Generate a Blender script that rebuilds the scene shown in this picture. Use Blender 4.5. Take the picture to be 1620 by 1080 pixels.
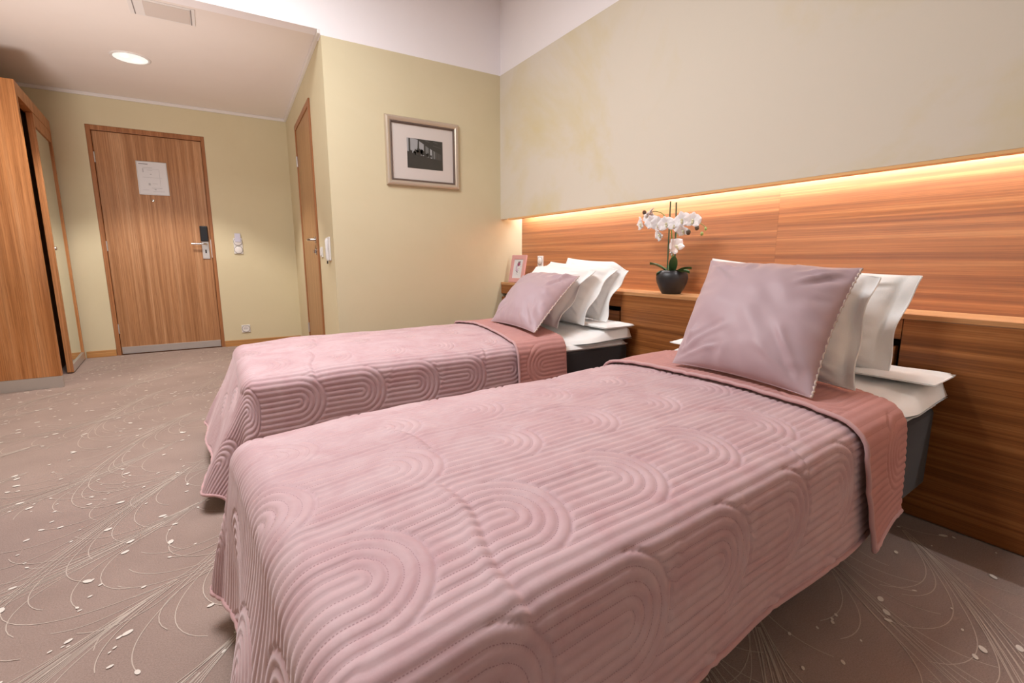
import bpy, math, random
import numpy as np
from mathutils import Matrix, Vector
random.seed(7)
PI = math.pi
for o in list(bpy.data.objects):
    bpy.data.objects.remove(o)
S = bpy.context.scene
C = S.collection

# ------------------------------------------------------------------ camera, light, exposure
R = [[0.85057118, -0.08964185, 0.51816310], [-0.52585962, -0.14391947, 0.83830713], [-0.00057364, -0.98552094, -0.16955279]]
cam_d = bpy.data.cameras.new('camera')
cam_d.lens = 16.8273
cam_d.sensor_width = 36
cam_d.clip_start = 0.02
cam = bpy.data.objects.new('camera', cam_d)
C.objects.link(cam)
cam.matrix_world = Matrix(((R[0][0], -R[0][1], -R[0][2], 0), (R[1][0], -R[1][1], -R[1][2], 0),
                           (R[2][0], -R[2][1], -R[2][2], 0.9), (0, 0, 0, 1)))
S.camera = cam
S.view_settings.view_transform = 'Standard'
S.view_settings.look = 'None'
S.view_settings.exposure = 0.03
S.view_settings.gamma = 1
S.view_settings.use_curve_mapping = False

world = bpy.data.worlds.new('world')
S.world = world
world.use_nodes = True
world.node_tree.nodes['Background'].inputs[0].default_value = (0.93, 0.95, 1.0, 1)
world.node_tree.nodes['Background'].inputs[1].default_value = 0.28


def area(name, loc, target, sx, sy, power, col=(1, 1, 1)):
    d = bpy.data.lights.new(name, 'AREA')
    d.shape = 'RECTANGLE'
    d.size = sx
    d.size_y = sy
    d.energy = power
    d.color = col
    o = bpy.data.objects.new(name, d)
    C.objects.link(o)
    o.location = loc
    v = Vector(target) - Vector(loc)
    o.rotation_euler = v.to_track_quat('-Z', 'Y').to_euler()
    return o


# overhead fill added above the beds, daylight from the window behind the camera
area('overhead_fill_light', (-0.10, 2.0, 2.84), (-0.10, 2.0, 0), 0.9, 1.2, 80, (0.97, 0.98, 1.0))
area('window_daylight', (-0.4, -1.42, 1.6), (0.0, 3.0, 2.0), 2.2, 1.7, 3, (0.93, 0.96, 1.0))
# fill spot added out of view on the left, brightening the lowered entry ceiling
ul = bpy.data.lights.new('entry_fill_spot', 'SPOT')
ul.energy = 165
ul.spot_size = math.radians(78)
ul.spot_blend = 1.0
ul.shadow_soft_size = 0.25
ul.color = (1.0, 0.95, 0.93)
ulo = bpy.data.objects.new('entry_fill_spot', ul)
ulo.location = (-1.05, 2.65, 0.45)
ulo.rotation_euler = (Vector((-0.25, 4.6, 2.35)) - Vector(ulo.location)).to_track_quat('-Z', 'Y').to_euler()
C.objects.link(ulo)
# LED strip in the cove above the headboard
area('cove_led_light', (2.185, 0.98, 1.288), (2.185, 0.98, 0.9), 0.02, 4.8, 33, (0.84, 0.92, 1.0)).rotation_euler = (0, math.radians(-50), 0)
# recessed downlight of the entry
sp = bpy.data.lights.new('downlight_lamp', 'SPOT')
sp.energy = 165
sp.spot_size = math.radians(104)
sp.spot_blend = 0.35
sp.shadow_soft_size = 0.05
sp.color = (1.0, 0.93, 0.86)
spo = bpy.data.objects.new('downlight_lamp', sp)
spo.location = (-0.37, 4.645, 2.33)
C.objects.link(spo)


# ------------------------------------------------------------------ materials
def lin(r, g, b):
    f = lambda c: (c / 255) / 12.92 if c / 255 <= 0.04045 else ((c / 255 + 0.055) / 1.055) ** 2.4
    return (f(r), f(g), f(b), 1)


def newmat(name):
    m = bpy.data.materials.new(name)
    m.use_nodes = True
    nt = m.node_tree
    return m, nt, nt.nodes['Principled BSDF']


def plain(name, col, rough=0.5, metal=0.0, spec=0.5, bump=0.0, bscale=200, sheen=0):
    m, nt, b = newmat(name)
    b.inputs['Base Color'].default_value = col
    b.inputs['Roughness'].default_value = rough
    b.inputs['Metallic'].default_value = metal
    b.inputs['Specular IOR Level'].default_value = spec
    if sheen:
        b.inputs['Sheen Weight'].default_value = sheen
    tc = nt.nodes.new('ShaderNodeTexCoord')
    n = nt.nodes.new('ShaderNodeTexNoise')
    n.inputs['Scale'].default_value = bscale
    n.inputs['Detail'].default_value = 4
    nt.links.new(tc.outputs['Object'], n.inputs['Vector'])
    mx = nt.nodes.new('ShaderNodeMixRGB')
    mx.blend_type = 'MULTIPLY'
    mx.inputs[0].default_value = 0.06
    mx.inputs[1].default_value = col
    nt.links.new(n.outputs['Color'], mx.inputs[2])
    nt.links.new(mx.outputs[0], b.inputs['Base Color'])
    if bump:
        bp = nt.nodes.new('ShaderNodeBump')
        bp.inputs['Strength'].default_value = bump
        bp.inputs['Distance'].default_value = 0.002
        nt.links.new(n.outputs['Fac'], bp.inputs['Height'])
        nt.links.new(bp.outputs[0], b.inputs['Normal'])
    return m


def wood(name, dark, mid, light, axis, stripe=26.0, rough=0.35, seed=0.0, warp=0.0, band=0.55):
    """veneer: fine straight figure running along the given axis (0, 1, 2)"""
    m, nt, b = newmat(name)
    N, L = nt.nodes, nt.links
    tc = N.new('ShaderNodeTexCoord')

    def noise(across, along, detail, rgh=0.6, off=0.0):
        mp = N.new('ShaderNodeMapping')
        sc = [across] * 3
        sc[axis] = along
        mp.inputs['Scale'].default_value = sc
        mp.inputs['Location'].default_value = (seed + off, seed * 1.7 + off, seed * 0.6)
        L.new(tc.outputs['Object'], mp.inputs['Vector'])
        n = N.new('ShaderNodeTexNoise')
        n.inputs['Scale'].default_value = 1
        n.inputs['Detail'].default_value = detail
        n.inputs['Roughness'].default_value = rgh
        n.inputs['Distortion'].default_value = warp
        L.new(mp.outputs[0], n.inputs['Vector'])
        return n
    n1 = noise(stripe, 0.35, 5)
    n2 = noise(stripe * 6, 1.6, 3, 0.7, 3.1)
    n3 = noise(stripe * 14, 9.0, 2, 0.6, 7.7)
    r1 = N.new('ShaderNodeValToRGB')
    e = r1.color_ramp.elements
    e[0].position = 0.30
    e[0].color = dark
    e[1].position = 0.70
    e[1].color = light
    k = e.new(0.5)
    k.color = mid
    L.new(n1.outputs['Fac'], r1.inputs[0])
    r2 = N.new('ShaderNodeValToRGB')
    r2.color_ramp.elements[0].position = 0.36
    r2.color_ramp.elements[0].color = (0.55, 0.50, 0.46, 1)
    r2.color_ramp.elements[1].position = 0.6
    r2.color_ramp.elements[1].color = (1.12, 1.12, 1.12, 1)
    L.new(n2.outputs['Fac'], r2.inputs[0])
    mx = N.new('ShaderNodeMixRGB')
    mx.blend_type = 'MULTIPLY'
    mx.inputs[0].default_value = band
    L.new(r1.outputs[0], mx.inputs[1])
    L.new(r2.outputs[0], mx.inputs[2])
    r3 = N.new('ShaderNodeValToRGB')
    r3.color_ramp.elements[0].position = 0.32
    r3.color_ramp.elements[0].color = (0.6, 0.55, 0.5, 1)
    r3.color_ramp.elements[1].position = 0.45
    r3.color_ramp.elements[1].color = (1, 1, 1, 1)
    L.new(n3.outputs['Fac'], r3.inputs[0])
    mx2 = N.new('ShaderNodeMixRGB')
    mx2.blend_type = 'MULTIPLY'
    mx2.inputs[0].default_value = 0.5
    L.new(mx.outputs[0], mx2.inputs[1])
    L.new(r3.outputs[0], mx2.inputs[2])
    L.new(mx2.outputs[0], b.inputs['Base Color'])
    b.inputs['Roughness'].default_value = rough
    b.inputs['Specular IOR Level'].default_value = 0.35
    if name.startswith('headboard'):              # satin lacquer over the veneer
        b.inputs['Specular IOR Level'].default_value = 0.9
        b.inputs['Roughness'].default_value = 0.5
        b.inputs['Coat Weight'].default_value = 0.5
        b.inputs['Coat IOR'].default_value = 1.7
        b.inputs['Coat Roughness'].default_value = 0.5
    bp = N.new('ShaderNodeBump')
    bp.inputs['Strength'].default_value = 0.08
    bp.inputs['Distance'].default_value = 0.001
    L.new(n2.outputs['Fac'], bp.inputs['Height'])
    L.new(bp.outputs[0], b.inputs['Normal'])
    return m


def plaster(name, base, other, scale=1.6, amount=1.0, rough=0.75, lo=0.42, hi=0.68):
    m, nt, b = newmat(name)
    N, L = nt.nodes, nt.links
    tc = N.new('ShaderNodeTexCoord')
    n = N.new('ShaderNodeTexNoise')
    n.inputs['Scale'].default_value = scale
    n.inputs['Detail'].default_value = 7
    n.inputs['Roughness'].default_value = 0.62
    n.inputs['Distortion'].default_value = 0.9
    L.new(tc.outputs['Object'], n.inputs['Vector'])
    r = N.new('ShaderNodeValToRGB')
    r.color_ramp.elements[0].position = lo
    r.color_ramp.elements[0].color = base
    r.color_ramp.elements[1].position = hi
    r.color_ramp.elements[1].color = [base[i] * (1 - amount) + other[i] * amount for i in range(3)] + [1]
    L.new(n.outputs['Fac'], r.inputs[0])
    L.new(r.outputs[0], b.inputs['Base Color'])
    b.inputs['Roughness'].default_value = rough
    b.inputs['Specular IOR Level'].default_value = 0.25
    n2 = N.new('ShaderNodeTexNoise')
    n2.inputs['Scale'].default_value = 160
    n2.inputs['Detail'].default_value = 3
    L.new(tc.outputs['Object'], n2.inputs['Vector'])
    bp = N.new('ShaderNodeBump')
    bp.inputs['Strength'].default_value = 0.06
    bp.inputs['Distance'].default_value = 0.002
    L.new(n2.outputs['Fac'], bp.inputs['Height'])
    L.new(bp.outputs[0], b.inputs['Normal'])
    return m


def velvet(name, dark, light, sheen, stitch, nap=1.0, rough=0.62):
    """quilted cloth: nap variation, dashed stitching read from the mesh attributes phase and run"""
    m, nt, b = newmat(name)
    N, L = nt.nodes, nt.links
    tc = N.new('ShaderNodeTexCoord')
    n = N.new('ShaderNodeTexNoise')
    n.inputs['Scale'].default_value = 11
    n.inputs['Detail'].default_value = 6
    n.inputs['Roughness'].default_value = 0.6
    n.inputs['Distortion'].default_value = 0.6
    L.new(tc.outputs['Object'], n.inputs['Vector'])
    r = N.new('ShaderNodeValToRGB')
    r.color_ramp.elements[0].position = 0.5 - 0.18 / nap
    r.color_ramp.elements[0].color = dark
    r.color_ramp.elements[1].position = 0.5 + 0.14 / nap
    r.color_ramp.elements[1].color = light
    L.new(n.outputs['Fac'], r.inputs[0])
    a1 = N.new('ShaderNodeAttribute')
    a1.attribute_name = 'phase'
    a2 = N.new('ShaderNodeAttribute')
    a2.attribute_name = 'run'

    def math_(op, x, y=None, z=None):
        k = N.new('ShaderNodeMath')
        k.operation = op
        for i, v in enumerate((x, y, z)):
            if v is None:
                continue
            if isinstance(v, (int, float)):
                k.inputs[i].default_value = v
            else:
                L.new(v, k.inputs[i])
        return k.outputs[0]
    fr = math_('FRACT', math_('ADD', a1.outputs['Fac'], 0.5))
    dist = math_('ABSOLUTE', math_('SUBTRACT', fr, 0.5))          # 0 at a seam
    on = math_('LESS_THAN', dist, 0.032)
    dash = math_('LESS_THAN', math_('FRACT', math_('MULTIPLY', a2.outputs['Fac'], 215.0)), 0.55)
    st = math_('MULTIPLY', on, dash)
    mx = N.new('ShaderNodeMixRGB')
    mx.inputs[2].default_value = stitch
    L.new(math_('MULTIPLY', st, 0.6), mx.inputs[0])
    L.new(r.outputs[0], mx.inputs[1])
    L.new(mx.outputs[0], b.inputs['Base Color'])
    b.inputs['Roughness'].default_value = rough
    b.inputs['Specular IOR Level'].default_value = 0.2
    b.inputs['Sheen Weight'].default_value = sheen
    b.inputs['Sheen Roughness'].default_value = 0.4
    b.inputs['Sheen Tint'].default_value = (1.0, 0.86, 0.88, 1)
    n2 = N.new('ShaderNodeTexNoise')
    n2.inputs['Scale'].default_value = 260
    n2.inputs['Detail'].default_value = 3
    L.new(tc.outputs['Object'], n2.inputs['Vector'])
    bp = N.new('ShaderNodeBump')
    bp.inputs['Strength'].default_value = 0.15
    bp.inputs['Distance'].default_value = 0.001
    L.new(n2.outputs['Fac'], bp.inputs['Height'])
    L.new(bp.outputs[0], b.inputs['Normal'])
    return m


M = {}
M['wall'] = plaster('yellow_wall_paint', lin(216, 204, 172), lin(211, 198, 164), 1.2, 0.6)
M['bulk'] = plaster('mottled_wall_paint', lin(219, 210, 195), lin(214, 199, 156), 1.0, 1.0, 0.7, 0.47, 0.74)
M['white'] = plaster('white_wall_paint', lin(246, 241, 243), lin(244, 239, 241), 2, 0.5)
M['soffit'] = plaster('entry_ceiling_paint', lin(236, 226, 219), lin(233, 222, 214), 2, 0.5)
M['crown'] = plain('white_crown_paint', lin(232, 226, 222), 0.5)
M['head'] = wood('headboard_veneer', lin(146, 82, 38), lin(182, 112, 58), lin(206, 142, 86), 1, 50, 0.33, 2.0, 0.3)
M['head_b'] = wood('headboard_veneer_right', lin(146, 82, 38), lin(182, 112, 58), lin(206, 142, 86), 1, 52, 0.33, 5.3, 0.3)
M['ledge'] = wood('ledge_oak', lin(188, 134, 86), lin(204, 152, 104), lin(214, 166, 120), 1, 30, 0.4, 4.0)
M['low'] = wood('lower_panel_veneer', lin(112, 64, 28), lin(150, 92, 46), lin(184, 122, 70), 1, 34, 0.42, 9.0, 0.2)
M['trimwood'] = plain('cove_trim_oak', lin(238, 188, 128), 0.4, 0, 0.4, 0.05, 90)
M['vent'] = plain('vent_grey', lin(214, 202, 194), 0.6)
M['door'] = wood('door_veneer', lin(160, 112, 74), lin(184, 134, 94), lin(204, 158, 118), 2, 22, 0.38, 1.0)
M['dframe'] = wood('door_frame_oak', lin(150, 98, 62), lin(170, 114, 74), lin(184, 130, 88), 2, 40, 0.4, 6.0)
M['bdoor'] = wood('bath_door_veneer', lin(158, 116, 74), lin(178, 134, 90), lin(196, 154, 110), 2, 40, 0.4, 3.0)
M['closet'] = wood('closet_veneer', lin(166, 106, 60), lin(190, 128, 78), lin(206, 148, 100), 2, 20, 0.36, 12.0)
M['closet_dk'] = wood('closet_inner_wood', lin(122, 80, 50), lin(142, 96, 62), lin(160, 110, 74), 2, 30, 0.5, 13.0)
M['base'] = wood('baseboard_oak', lin(176, 122, 70), lin(196, 142, 86), lin(210, 160, 104), 0, 40, 0.4, 15.0)
M['steel'] = plain('brushed_steel', lin(206, 202, 200), 0.42, 0.75, 0.5, 0.05, 300)
M['chrome'] = plain('chrome', lin(214, 212, 210), 0.16, 1.0)
M['dark'] = plain('black_plastic', lin(30, 30, 34), 0.28)
M['hole'] = plain('dark_gap', lin(20, 15, 12), 0.9)
M['plastic'] = plain('white_plastic', lin(232, 228, 226), 0.35)
M['ring'] = plain('grey_switch_ring', lin(120, 112, 112), 0.4)
M['card'] = plain('pale_blue_card', lin(206, 204, 222), 0.4)
M['paper'] = plain('white_paper', lin(226, 224, 226), 0.4)
M['ink'] = plain('grey_print', lin(186, 184, 188), 0.6)
M['inkdark'] = plain('dark_print', lin(126, 124, 128), 0.6)
M['linen'] = plain('white_linen', lin(249, 248, 246), 0.8, 0, 0.2, 0.25, 420, 0.1)
M['sheet'] = plain('white_sheet', lin(248, 248, 247), 0.8, 0, 0.2, 0.2, 300, 0.1)
M['bedbase'] = plain('charcoal_upholstery', lin(50, 48, 51), 0.9, 0, 0.2, 0.6, 500, 0.2)
M['leg'] = plain('black_leg', lin(24, 22, 22), 0.5)
M['velvet'] = velvet('rose_velvet', lin(196, 159, 164), lin(207, 178, 182), 0.5, lin(150, 108, 112))
M['reverse'] = velvet('rose_cotton_reverse', lin(190, 138, 134), lin(198, 147, 142), 0.1, lin(158, 108, 104), 0.7, 0.8)
M['binding'] = plain('rose_binding', lin(202, 160, 161), 0.7, 0, 0.2, 0.2, 300, 0.3)
M['cushion'] = plain('mauve_satin', lin(186, 160, 167), 0.5, 0, 0.35, 0.12, 500, 0.3)
M['lace'] = plain('cream_zip_lace', lin(220, 202, 192), 0.8, 0, 0.2, 0.6, 300)
M['pot'] = plain('matte_black_ceramic', lin(40, 38, 40), 0.42)
M['leaf'] = plain('orchid_leaf', lin(66, 104, 62), 0.4, 0, 0.5, 0.1, 60)
M['stem'] = plain('orchid_stem', lin(122, 148, 72), 0.5)
M['stake'] = plain('green_stake', lin(72, 96, 70), 0.5)
M['petal'] = plain('white_petal', lin(246, 242, 244), 0.6, 0, 0.3)
M['lip'] = plain('pale_green_lip', lin(222, 218, 184), 0.5)
M['bud'] = plain('dark_bud', lin(84, 70, 56), 0.5)
M['gbud'] = plain('green_bud', lin(150, 164, 92), 0.5)
M['moss'] = plain('potting_moss', lin(84, 78, 54), 0.9, 0, 0.2, 0.8, 120)
M['silver'] = plain('champagne_frame', lin(206, 190, 172), 0.36, 0.55, 0.5, 0.2, 90)
M['pewter'] = plain('pewter_beading', lin(116, 100, 92), 0.5, 0.5, 0.5, 0.8, 240)
M['mat'] = plain('picture_mount', lin(214, 204, 198), 0.8)
M['print'] = plain('photo_dark', lin(60, 57, 52), 0.5)
M['print2'] = plain('photo_mid', lin(84, 82, 78), 0.5)
M['print3'] = plain('photo_light', lin(160, 160, 162), 0.5)
M['print4'] = plain('photo_grey', lin(116, 116, 114), 0.5)
M['pinkframe'] = plain('pink_wood_frame', lin(214, 160, 156), 0.5, 0, 0.3, 0.1, 120)
M['wc1'] = plain('watercolour_rose', lin(176, 92, 120), 0.7)
M['wc2'] = plain('watercolour_dark', lin(74, 52, 62), 0.7)
M['wc3'] = plain('watercolour_lilac', lin(206, 182, 204), 0.7)
M['tuft'] = plain('carpet_line_yarn', lin(204, 187, 175), 0.95, 0, 0.1, 0.5, 500)
M['tuftdot'] = plain('carpet_dot_yarn', lin(232, 222, 212), 0.95, 0, 0.1, 0.5, 500)

m, nt, b = newmat('mirror_glass')
b.inputs['Base Color'].default_value = (0.86, 0.90, 0.87, 1)
b.inputs['Metallic'].default_value = 1
b.inputs['Roughness'].default_value = 0.02
M['mirror'] = m
m, nt, b = newmat('clear_glass')
b.inputs['Base Color'].default_value = (1, 1, 1, 1)
b.inputs['Roughness'].default_value = 0.02
b.inputs['Transmission Weight'].default_value = 1
b.inputs['IOR'].default_value = 1.1
M['glass'] = m
m, nt, b = newmat('lamp_glow')
b.inputs['Emission Color'].default_value = (1.0, 0.97, 0.9, 1)
b.inputs['Emission Strength'].default_value = 5
M['glow'] = m
m, nt, b = newmat('lamp_lens')
b.inputs['Base Color'].default_value = (0.8, 0.82, 0.8, 1)
b.inputs['Emission Color'].default_value = (0.95, 1.0, 0.95, 1)
b.inputs['Emission Strength'].default_value = 0.55
M['lens'] = m
m, nt, b = newmat('led_glow')
b.inputs['Emission Color'].default_value = (1.0, 0.86, 0.66, 1)
b.inputs['Emission Strength'].default_value = 6
M['led'] = m

# carpet
m, nt, b = newmat('taupe_carpet')
N, L = nt.nodes, nt.links
tc = N.new('ShaderNodeTexCoord')
n = N.new('ShaderNodeTexNoise')
n.inputs['Scale'].default_value = 300
n.inputs['Detail'].default_value = 5
L.new(tc.outputs['Object'], n.inputs['Vector'])
n2 = N.new('ShaderNodeTexNoise')
n2.inputs['Scale'].default_value = 5
n2.inputs['Detail'].default_value = 6
L.new(tc.outputs['Object'], n2.inputs['Vector'])
r = N.new('ShaderNodeValToRGB')
r.color_ramp.elements[0].position = 0.3
r.color_ramp.elements[0].color = lin(138, 117, 108)
r.color_ramp.elements[1].position = 0.7
r.color_ramp.elements[1].color = lin(172, 149, 139)
mm = N.new('ShaderNodeMixRGB')
mm.inputs[0].default_value = 0.3
L.new(n.outputs['Fac'], mm.inputs[1])
L.new(n2.outputs['Fac'], mm.inputs[2])
L.new(mm.outputs[0], r.inputs[0])
L.new(r.outputs[0], b.inputs['Base Color'])
b.inputs['Roughness'].default_value = 0.95
b.inputs['Specular IOR Level'].default_value = 0.1
b.inputs['Sheen Weight'].default_value = 0.25
bp = N.new('ShaderNodeBump')
bp.inputs['Strength'].default_value = 0.5
bp.inputs['Distance'].default_value = 0.003
L.new(n.outputs['Fac'], bp.inputs['Height'])
L.new(bp.outputs[0], b.inputs['Normal'])
M['carpet'] = m


# ------------------------------------------------------------------ mesh helpers
class MB:
    def __init__(self):
        self.v, self.f, self.m, self.k = [], [], [], 0

    def add(self, vs, fs):
        n = len(self.v)
        self.v += [tuple(map(float, p)) for p in vs]
        self.f += [tuple(i + n for i in q) for q in fs]
        self.m += [self.k] * len(fs)
        return self

    def box(self, x0, x1, y0, y1, z0, z1):
        vs = [(x, y, z) for x in (x0, x1) for y in (y0, y1) for z in (z0, z1)]
        return self.add(vs, [(0, 1, 3, 2), (4, 6, 7, 5), (0, 4, 5, 1), (2, 3, 7, 6), (0, 2, 6, 4), (1, 5, 7, 3)])

    def prism(self, poly, z0, z1):
        """vertical prism over an (x, y) polygon, counter-clockwise"""
        n = len(poly)
        vs = [(x, y, z0) for x, y in poly] + [(x, y, z1) for x, y in poly]
        fs = [tuple(range(n - 1, -1, -1)), tuple(range(n, 2 * n))]
        fs += [(i, (i + 1) % n, n + (i + 1) % n, n + i) for i in range(n)]
        return self.add(vs, fs)

    def obox(self, o, a, b, c):
        """box from the corner o along three edge vectors"""
        o, a, b, c = (np.array(q, float) for q in (o, a, b, c))
        vs = [o + i * a + j * b + k * c for i in (0, 1) for j in (0, 1) for k in (0, 1)]
        fs = [(0, 1, 3, 2), (4, 6, 7, 5), (0, 4, 5, 1), (2, 3, 7, 6), (0, 2, 6, 4), (1, 5, 7, 3)]
        if np.dot(np.cross(a, b), c) < 0:
            fs = [q[::-1] for q in fs]
        return self.add(vs, fs)

    def tube(self, path, rad, seg=8, caps=True, closed=False):
        P = np.array(path, float)
        n = len(P)
        rs = rad if hasattr(rad, '__len__') else [rad] * n
        T = np.zeros_like(P)
        for i in range(n):
            if closed:
                T[i] = P[(i + 1) % n] - P[i - 1]
            else:
                T[i] = P[min(i + 1, n - 1)] - P[max(i - 1, 0)]
            T[i] /= (np.linalg.norm(T[i]) + 1e-12)
        u = np.cross(T[0], [0, 0, 1])
        if np.linalg.norm(u) < 1e-3:
            u = np.cross(T[0], [1, 0, 0])
        vs = []
        for i in range(n):
            u = u - T[i] * np.dot(u, T[i])
            u /= np.linalg.norm(u)
            w = np.cross(T[i], u)
            for j in range(seg):
                a = 2 * PI * j / seg
                vs.append(P[i] + rs[i] * (math.cos(a) * u + math.sin(a) * w))
        fs = []
        for i in range(n if closed else n - 1):
            for j in range(seg):
                a, b_ = i * seg + j, i * seg + (j + 1) % seg
                c, d = ((i + 1) % n) * seg + (j + 1) % seg, ((i + 1) % n) * seg + j
                fs.append((a, b_, c, d))
        if caps and not closed:
            fs.append(tuple(range(seg - 1, -1, -1)))
            fs.append(tuple((n - 1) * seg + j for j in range(seg)))
        return self.add(vs, fs)

    def cyl(self, p0, p1, r0, r1=None, seg=24):
        return self.tube([p0, p1], [r0, r0 if r1 is None else r1], seg)

    def lathe(self, prof, c, seg=40, axis='z'):
        vs, fs = [], []
        for (r_, h) in prof:
            for j in range(seg):
                a = 2 * PI * j / seg
                p = (r_ * math.cos(a), r_ * math.sin(a), h)
                if axis == 'y':
                    p = (p[0], -p[2], p[1])
                if axis == 'x':
                    p = (-p[2], p[0], p[1])
                vs.append((c[0] + p[0], c[1] + p[1], c[2] + p[2]))
        for i in range(len(prof) - 1):
            for j in range(seg):
                k = (j + 1) % seg
                fs.append((i * seg + j, i * seg + k, (i + 1) * seg + k, (i + 1) * seg + j))
        return self.add(vs, fs)

    def ball(self, c, r_, seg=12, rings=8, sc=(1, 1, 1)):
        vs, fs = [], []
        for i in range(rings + 1):
            t = PI * i / rings
            for j in range(seg):
                a = 2 * PI * j / seg
                vs.append((c[0] + r_ * sc[0] * math.sin(t) * math.cos(a), c[1] + r_ * sc[1] * math.sin(t) * math.sin(a), c[2] + r_ * sc[2] * math.cos(t)))
        for i in range(rings):
            for j in range(seg):
                k = (j + 1) % seg
                fs.append((i * seg + j, (i + 1) * seg + j, (i + 1) * seg + k, i * seg + k))
        return self.add(vs, fs)

    def build(self, name, mats, parent=None, smooth=False, bevel=0.0, local=False, angle=None):
        if not isinstance(mats, (list, tuple)):
            mats = [mats]
        vs = self.v
        if parent is not None and not local:
            root = parent
            while root.parent:
                root = root.parent
            inv = root.matrix_basis.inverted()
            vs = [tuple(inv @ Vector(p)) for p in vs]
        me = bpy.data.meshes.new(name)
        me.from_pydata(vs, [], self.f)
        for mt in mats:
            me.materials.append(M[mt])
        me.polygons.foreach_set('material_index', self.m)
        if smooth:
            me.polygons.foreach_set('use_smooth', [True] * len(me.polygons))
        me.update()
        if angle:
            me.set_sharp_from_angle(angle=math.radians(angle))
        o = bpy.data.objects.new(name, me)
        C.objects.link(o)
        if parent is not None:
            o.parent = parent
        if bevel:
            bv = o.modifiers.new('bevel', 'BEVEL')
            bv.width = bevel
            bv.segments = 2
            bv.limit_method = 'ANGLE'
        return o


def thing(name, label, cat, loc=(0, 0, 0), rz=0.0, group=None):
    o = bpy.data.objects.new(name, None)
    o.empty_display_size = 0.1
    o.location = loc
    o.rotation_euler = (0, 0, rz)
    o.matrix_basis = Matrix.Translation(loc) @ Matrix.Rotation(rz, 4, 'Z')
    C.objects.link(o)
    o['label'] = label
    o['category'] = cat
    if group:
        o['group'] = group
    return o


def tag(o, label, cat, group=None):
    o['label'] = label
    o['category'] = cat
    if group:
        o['group'] = group
    return o


def struct(o):
    o['kind'] = 'structure'
    return o


rng = np.random.default_rng(11)


def vnoise(x, y, seed=0):
    """smooth value noise on arrays, about -1..1"""
    g = np.random.default_rng(seed).uniform(-1, 1, (64, 64))
    xi, yi = np.floor(x).astype(int), np.floor(y).astype(int)
    fx, fy = x - xi, y - yi
    fx, fy = fx * fx * (3 - 2 * fx), fy * fy * (3 - 2 * fy)
    a, b_ = g[xi % 64, yi % 64], g[(xi + 1) % 64, yi % 64]
    c, d = g[xi % 64, (yi + 1) % 64], g[(xi + 1) % 64, (yi + 1) % 64]
    return (a * (1 - fx) + b_ * fx) * (1 - fy) + (c * (1 - fx) + d * fx) * fy


def sstep(a, b_, x):
    t = np.clip((x - a) / (b_ - a), 0, 1)
    return t * t * (3 - 2 * t)


def grid_faces(nx, ny):
    i = np.arange(nx - 1)[:, None]
    j = np.arange(ny - 1)[None, :]
    a = (i * ny + j)
    return np.stack([a, a + ny, a + ny + 1, a + 1], -1).reshape(-1, 4)


def np_mesh(name, P, F, mat, parent=None, attrs=None):
    me = bpy.data.meshes.new(name)
    me.vertices.add(len(P))
    me.vertices.foreach_set('co', np.asarray(P, np.float32).ravel())
    me.loops.add(len(F) * 4)
    me.loops.foreach_set('vertex_index', np.asarray(F, np.int32).ravel())
    me.polygons.add(len(F))
    me.polygons.foreach_set('loop_start', np.arange(len(F), dtype=np.int32) * 4)
    me.polygons.foreach_set('use_smooth', np.ones(len(F), bool))
    me.update(calc_edges=True)
    me.validate()
    for k, a in (attrs or {}).items():
        at = me.attributes.new(k, 'FLOAT', 'POINT')
        at.data.foreach_set('value', np.asarray(a, np.float32).ravel())
    me.materials.append(M[mat])
    o = bpy.data.objects.new(name, me)
    C.objects.link(o)
    if parent is not None:
        o.parent = parent
    return o


# ------------------------------------------------------------------ the room
YP, YE, XF, XH = 3.46, 5.76, 2.03, 2.237        # picture wall, entry wall, bulkhead front, headboard face
ZB, ZS, ZC = 2.30, 2.335, 3.0                   # top of the yellow, entry ceiling, main ceiling
XL, YB = -1.95, -1.5
bw = lambda y: 0.715 + (y - YP) * 0.0304        # the bathroom wall runs a touch out of square

fl = struct(MB().box(XL, 2.4, YB, YE, -0.05, 0).build('floor', 'carpet'))
struct(MB().box(XL - 0.1, 2.5, YB, YP, ZC, ZC + 0.1).build('ceiling_main', 'white'))
struct(MB().box(XL - 0.1, bw(YE) + .1, YP + 0.012, YE + .1, ZS, ZS + 0.1).build('ceiling_entry', 'soffit'))
# picture wall: yellow to ZB, white band above
struct(MB().prism([(0.715, YP), (2.4, YP), (2.4, YP + 0.1), (0.715 + 0.003, YP + 0.1)], 0, ZB).build('wall_picture', 'wall'))
u = MB().box(0.712, 2.4, YP, YP + 0.1, ZB, ZC)
u.box(XL, 0.712, YP, YP + 0.1, ZS - 0.004, ZC)
struct(u.build('wall_upper', 'white'))
struct(MB().prism([(bw(YP + 0.1), YP + 0.1), (2.4, YP + .1), (2.4, YE + 0.1), (bw(YE), YE + 0.1), (bw(YE), YE)], 0, ZS).build('wall_bathroom', 'wall'))
# entry wall with the door recess
DX0, DX1, DT = -0.845, 0.040, 2.072
w = MB().box(XL, DX0, YE, YE + 0.1, 0, ZS).box(DX1, 0.79, YE, YE + 0.1, 0, ZS).box(DX0, DX1, YE, YE + 0.1, DT, ZS)
struct(w.build('wall_entry', 'wall'))
struct(MB().box(XL - 0.1, XL, YB, YE, 0, ZC).build('wall_left', 'wall'))
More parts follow.
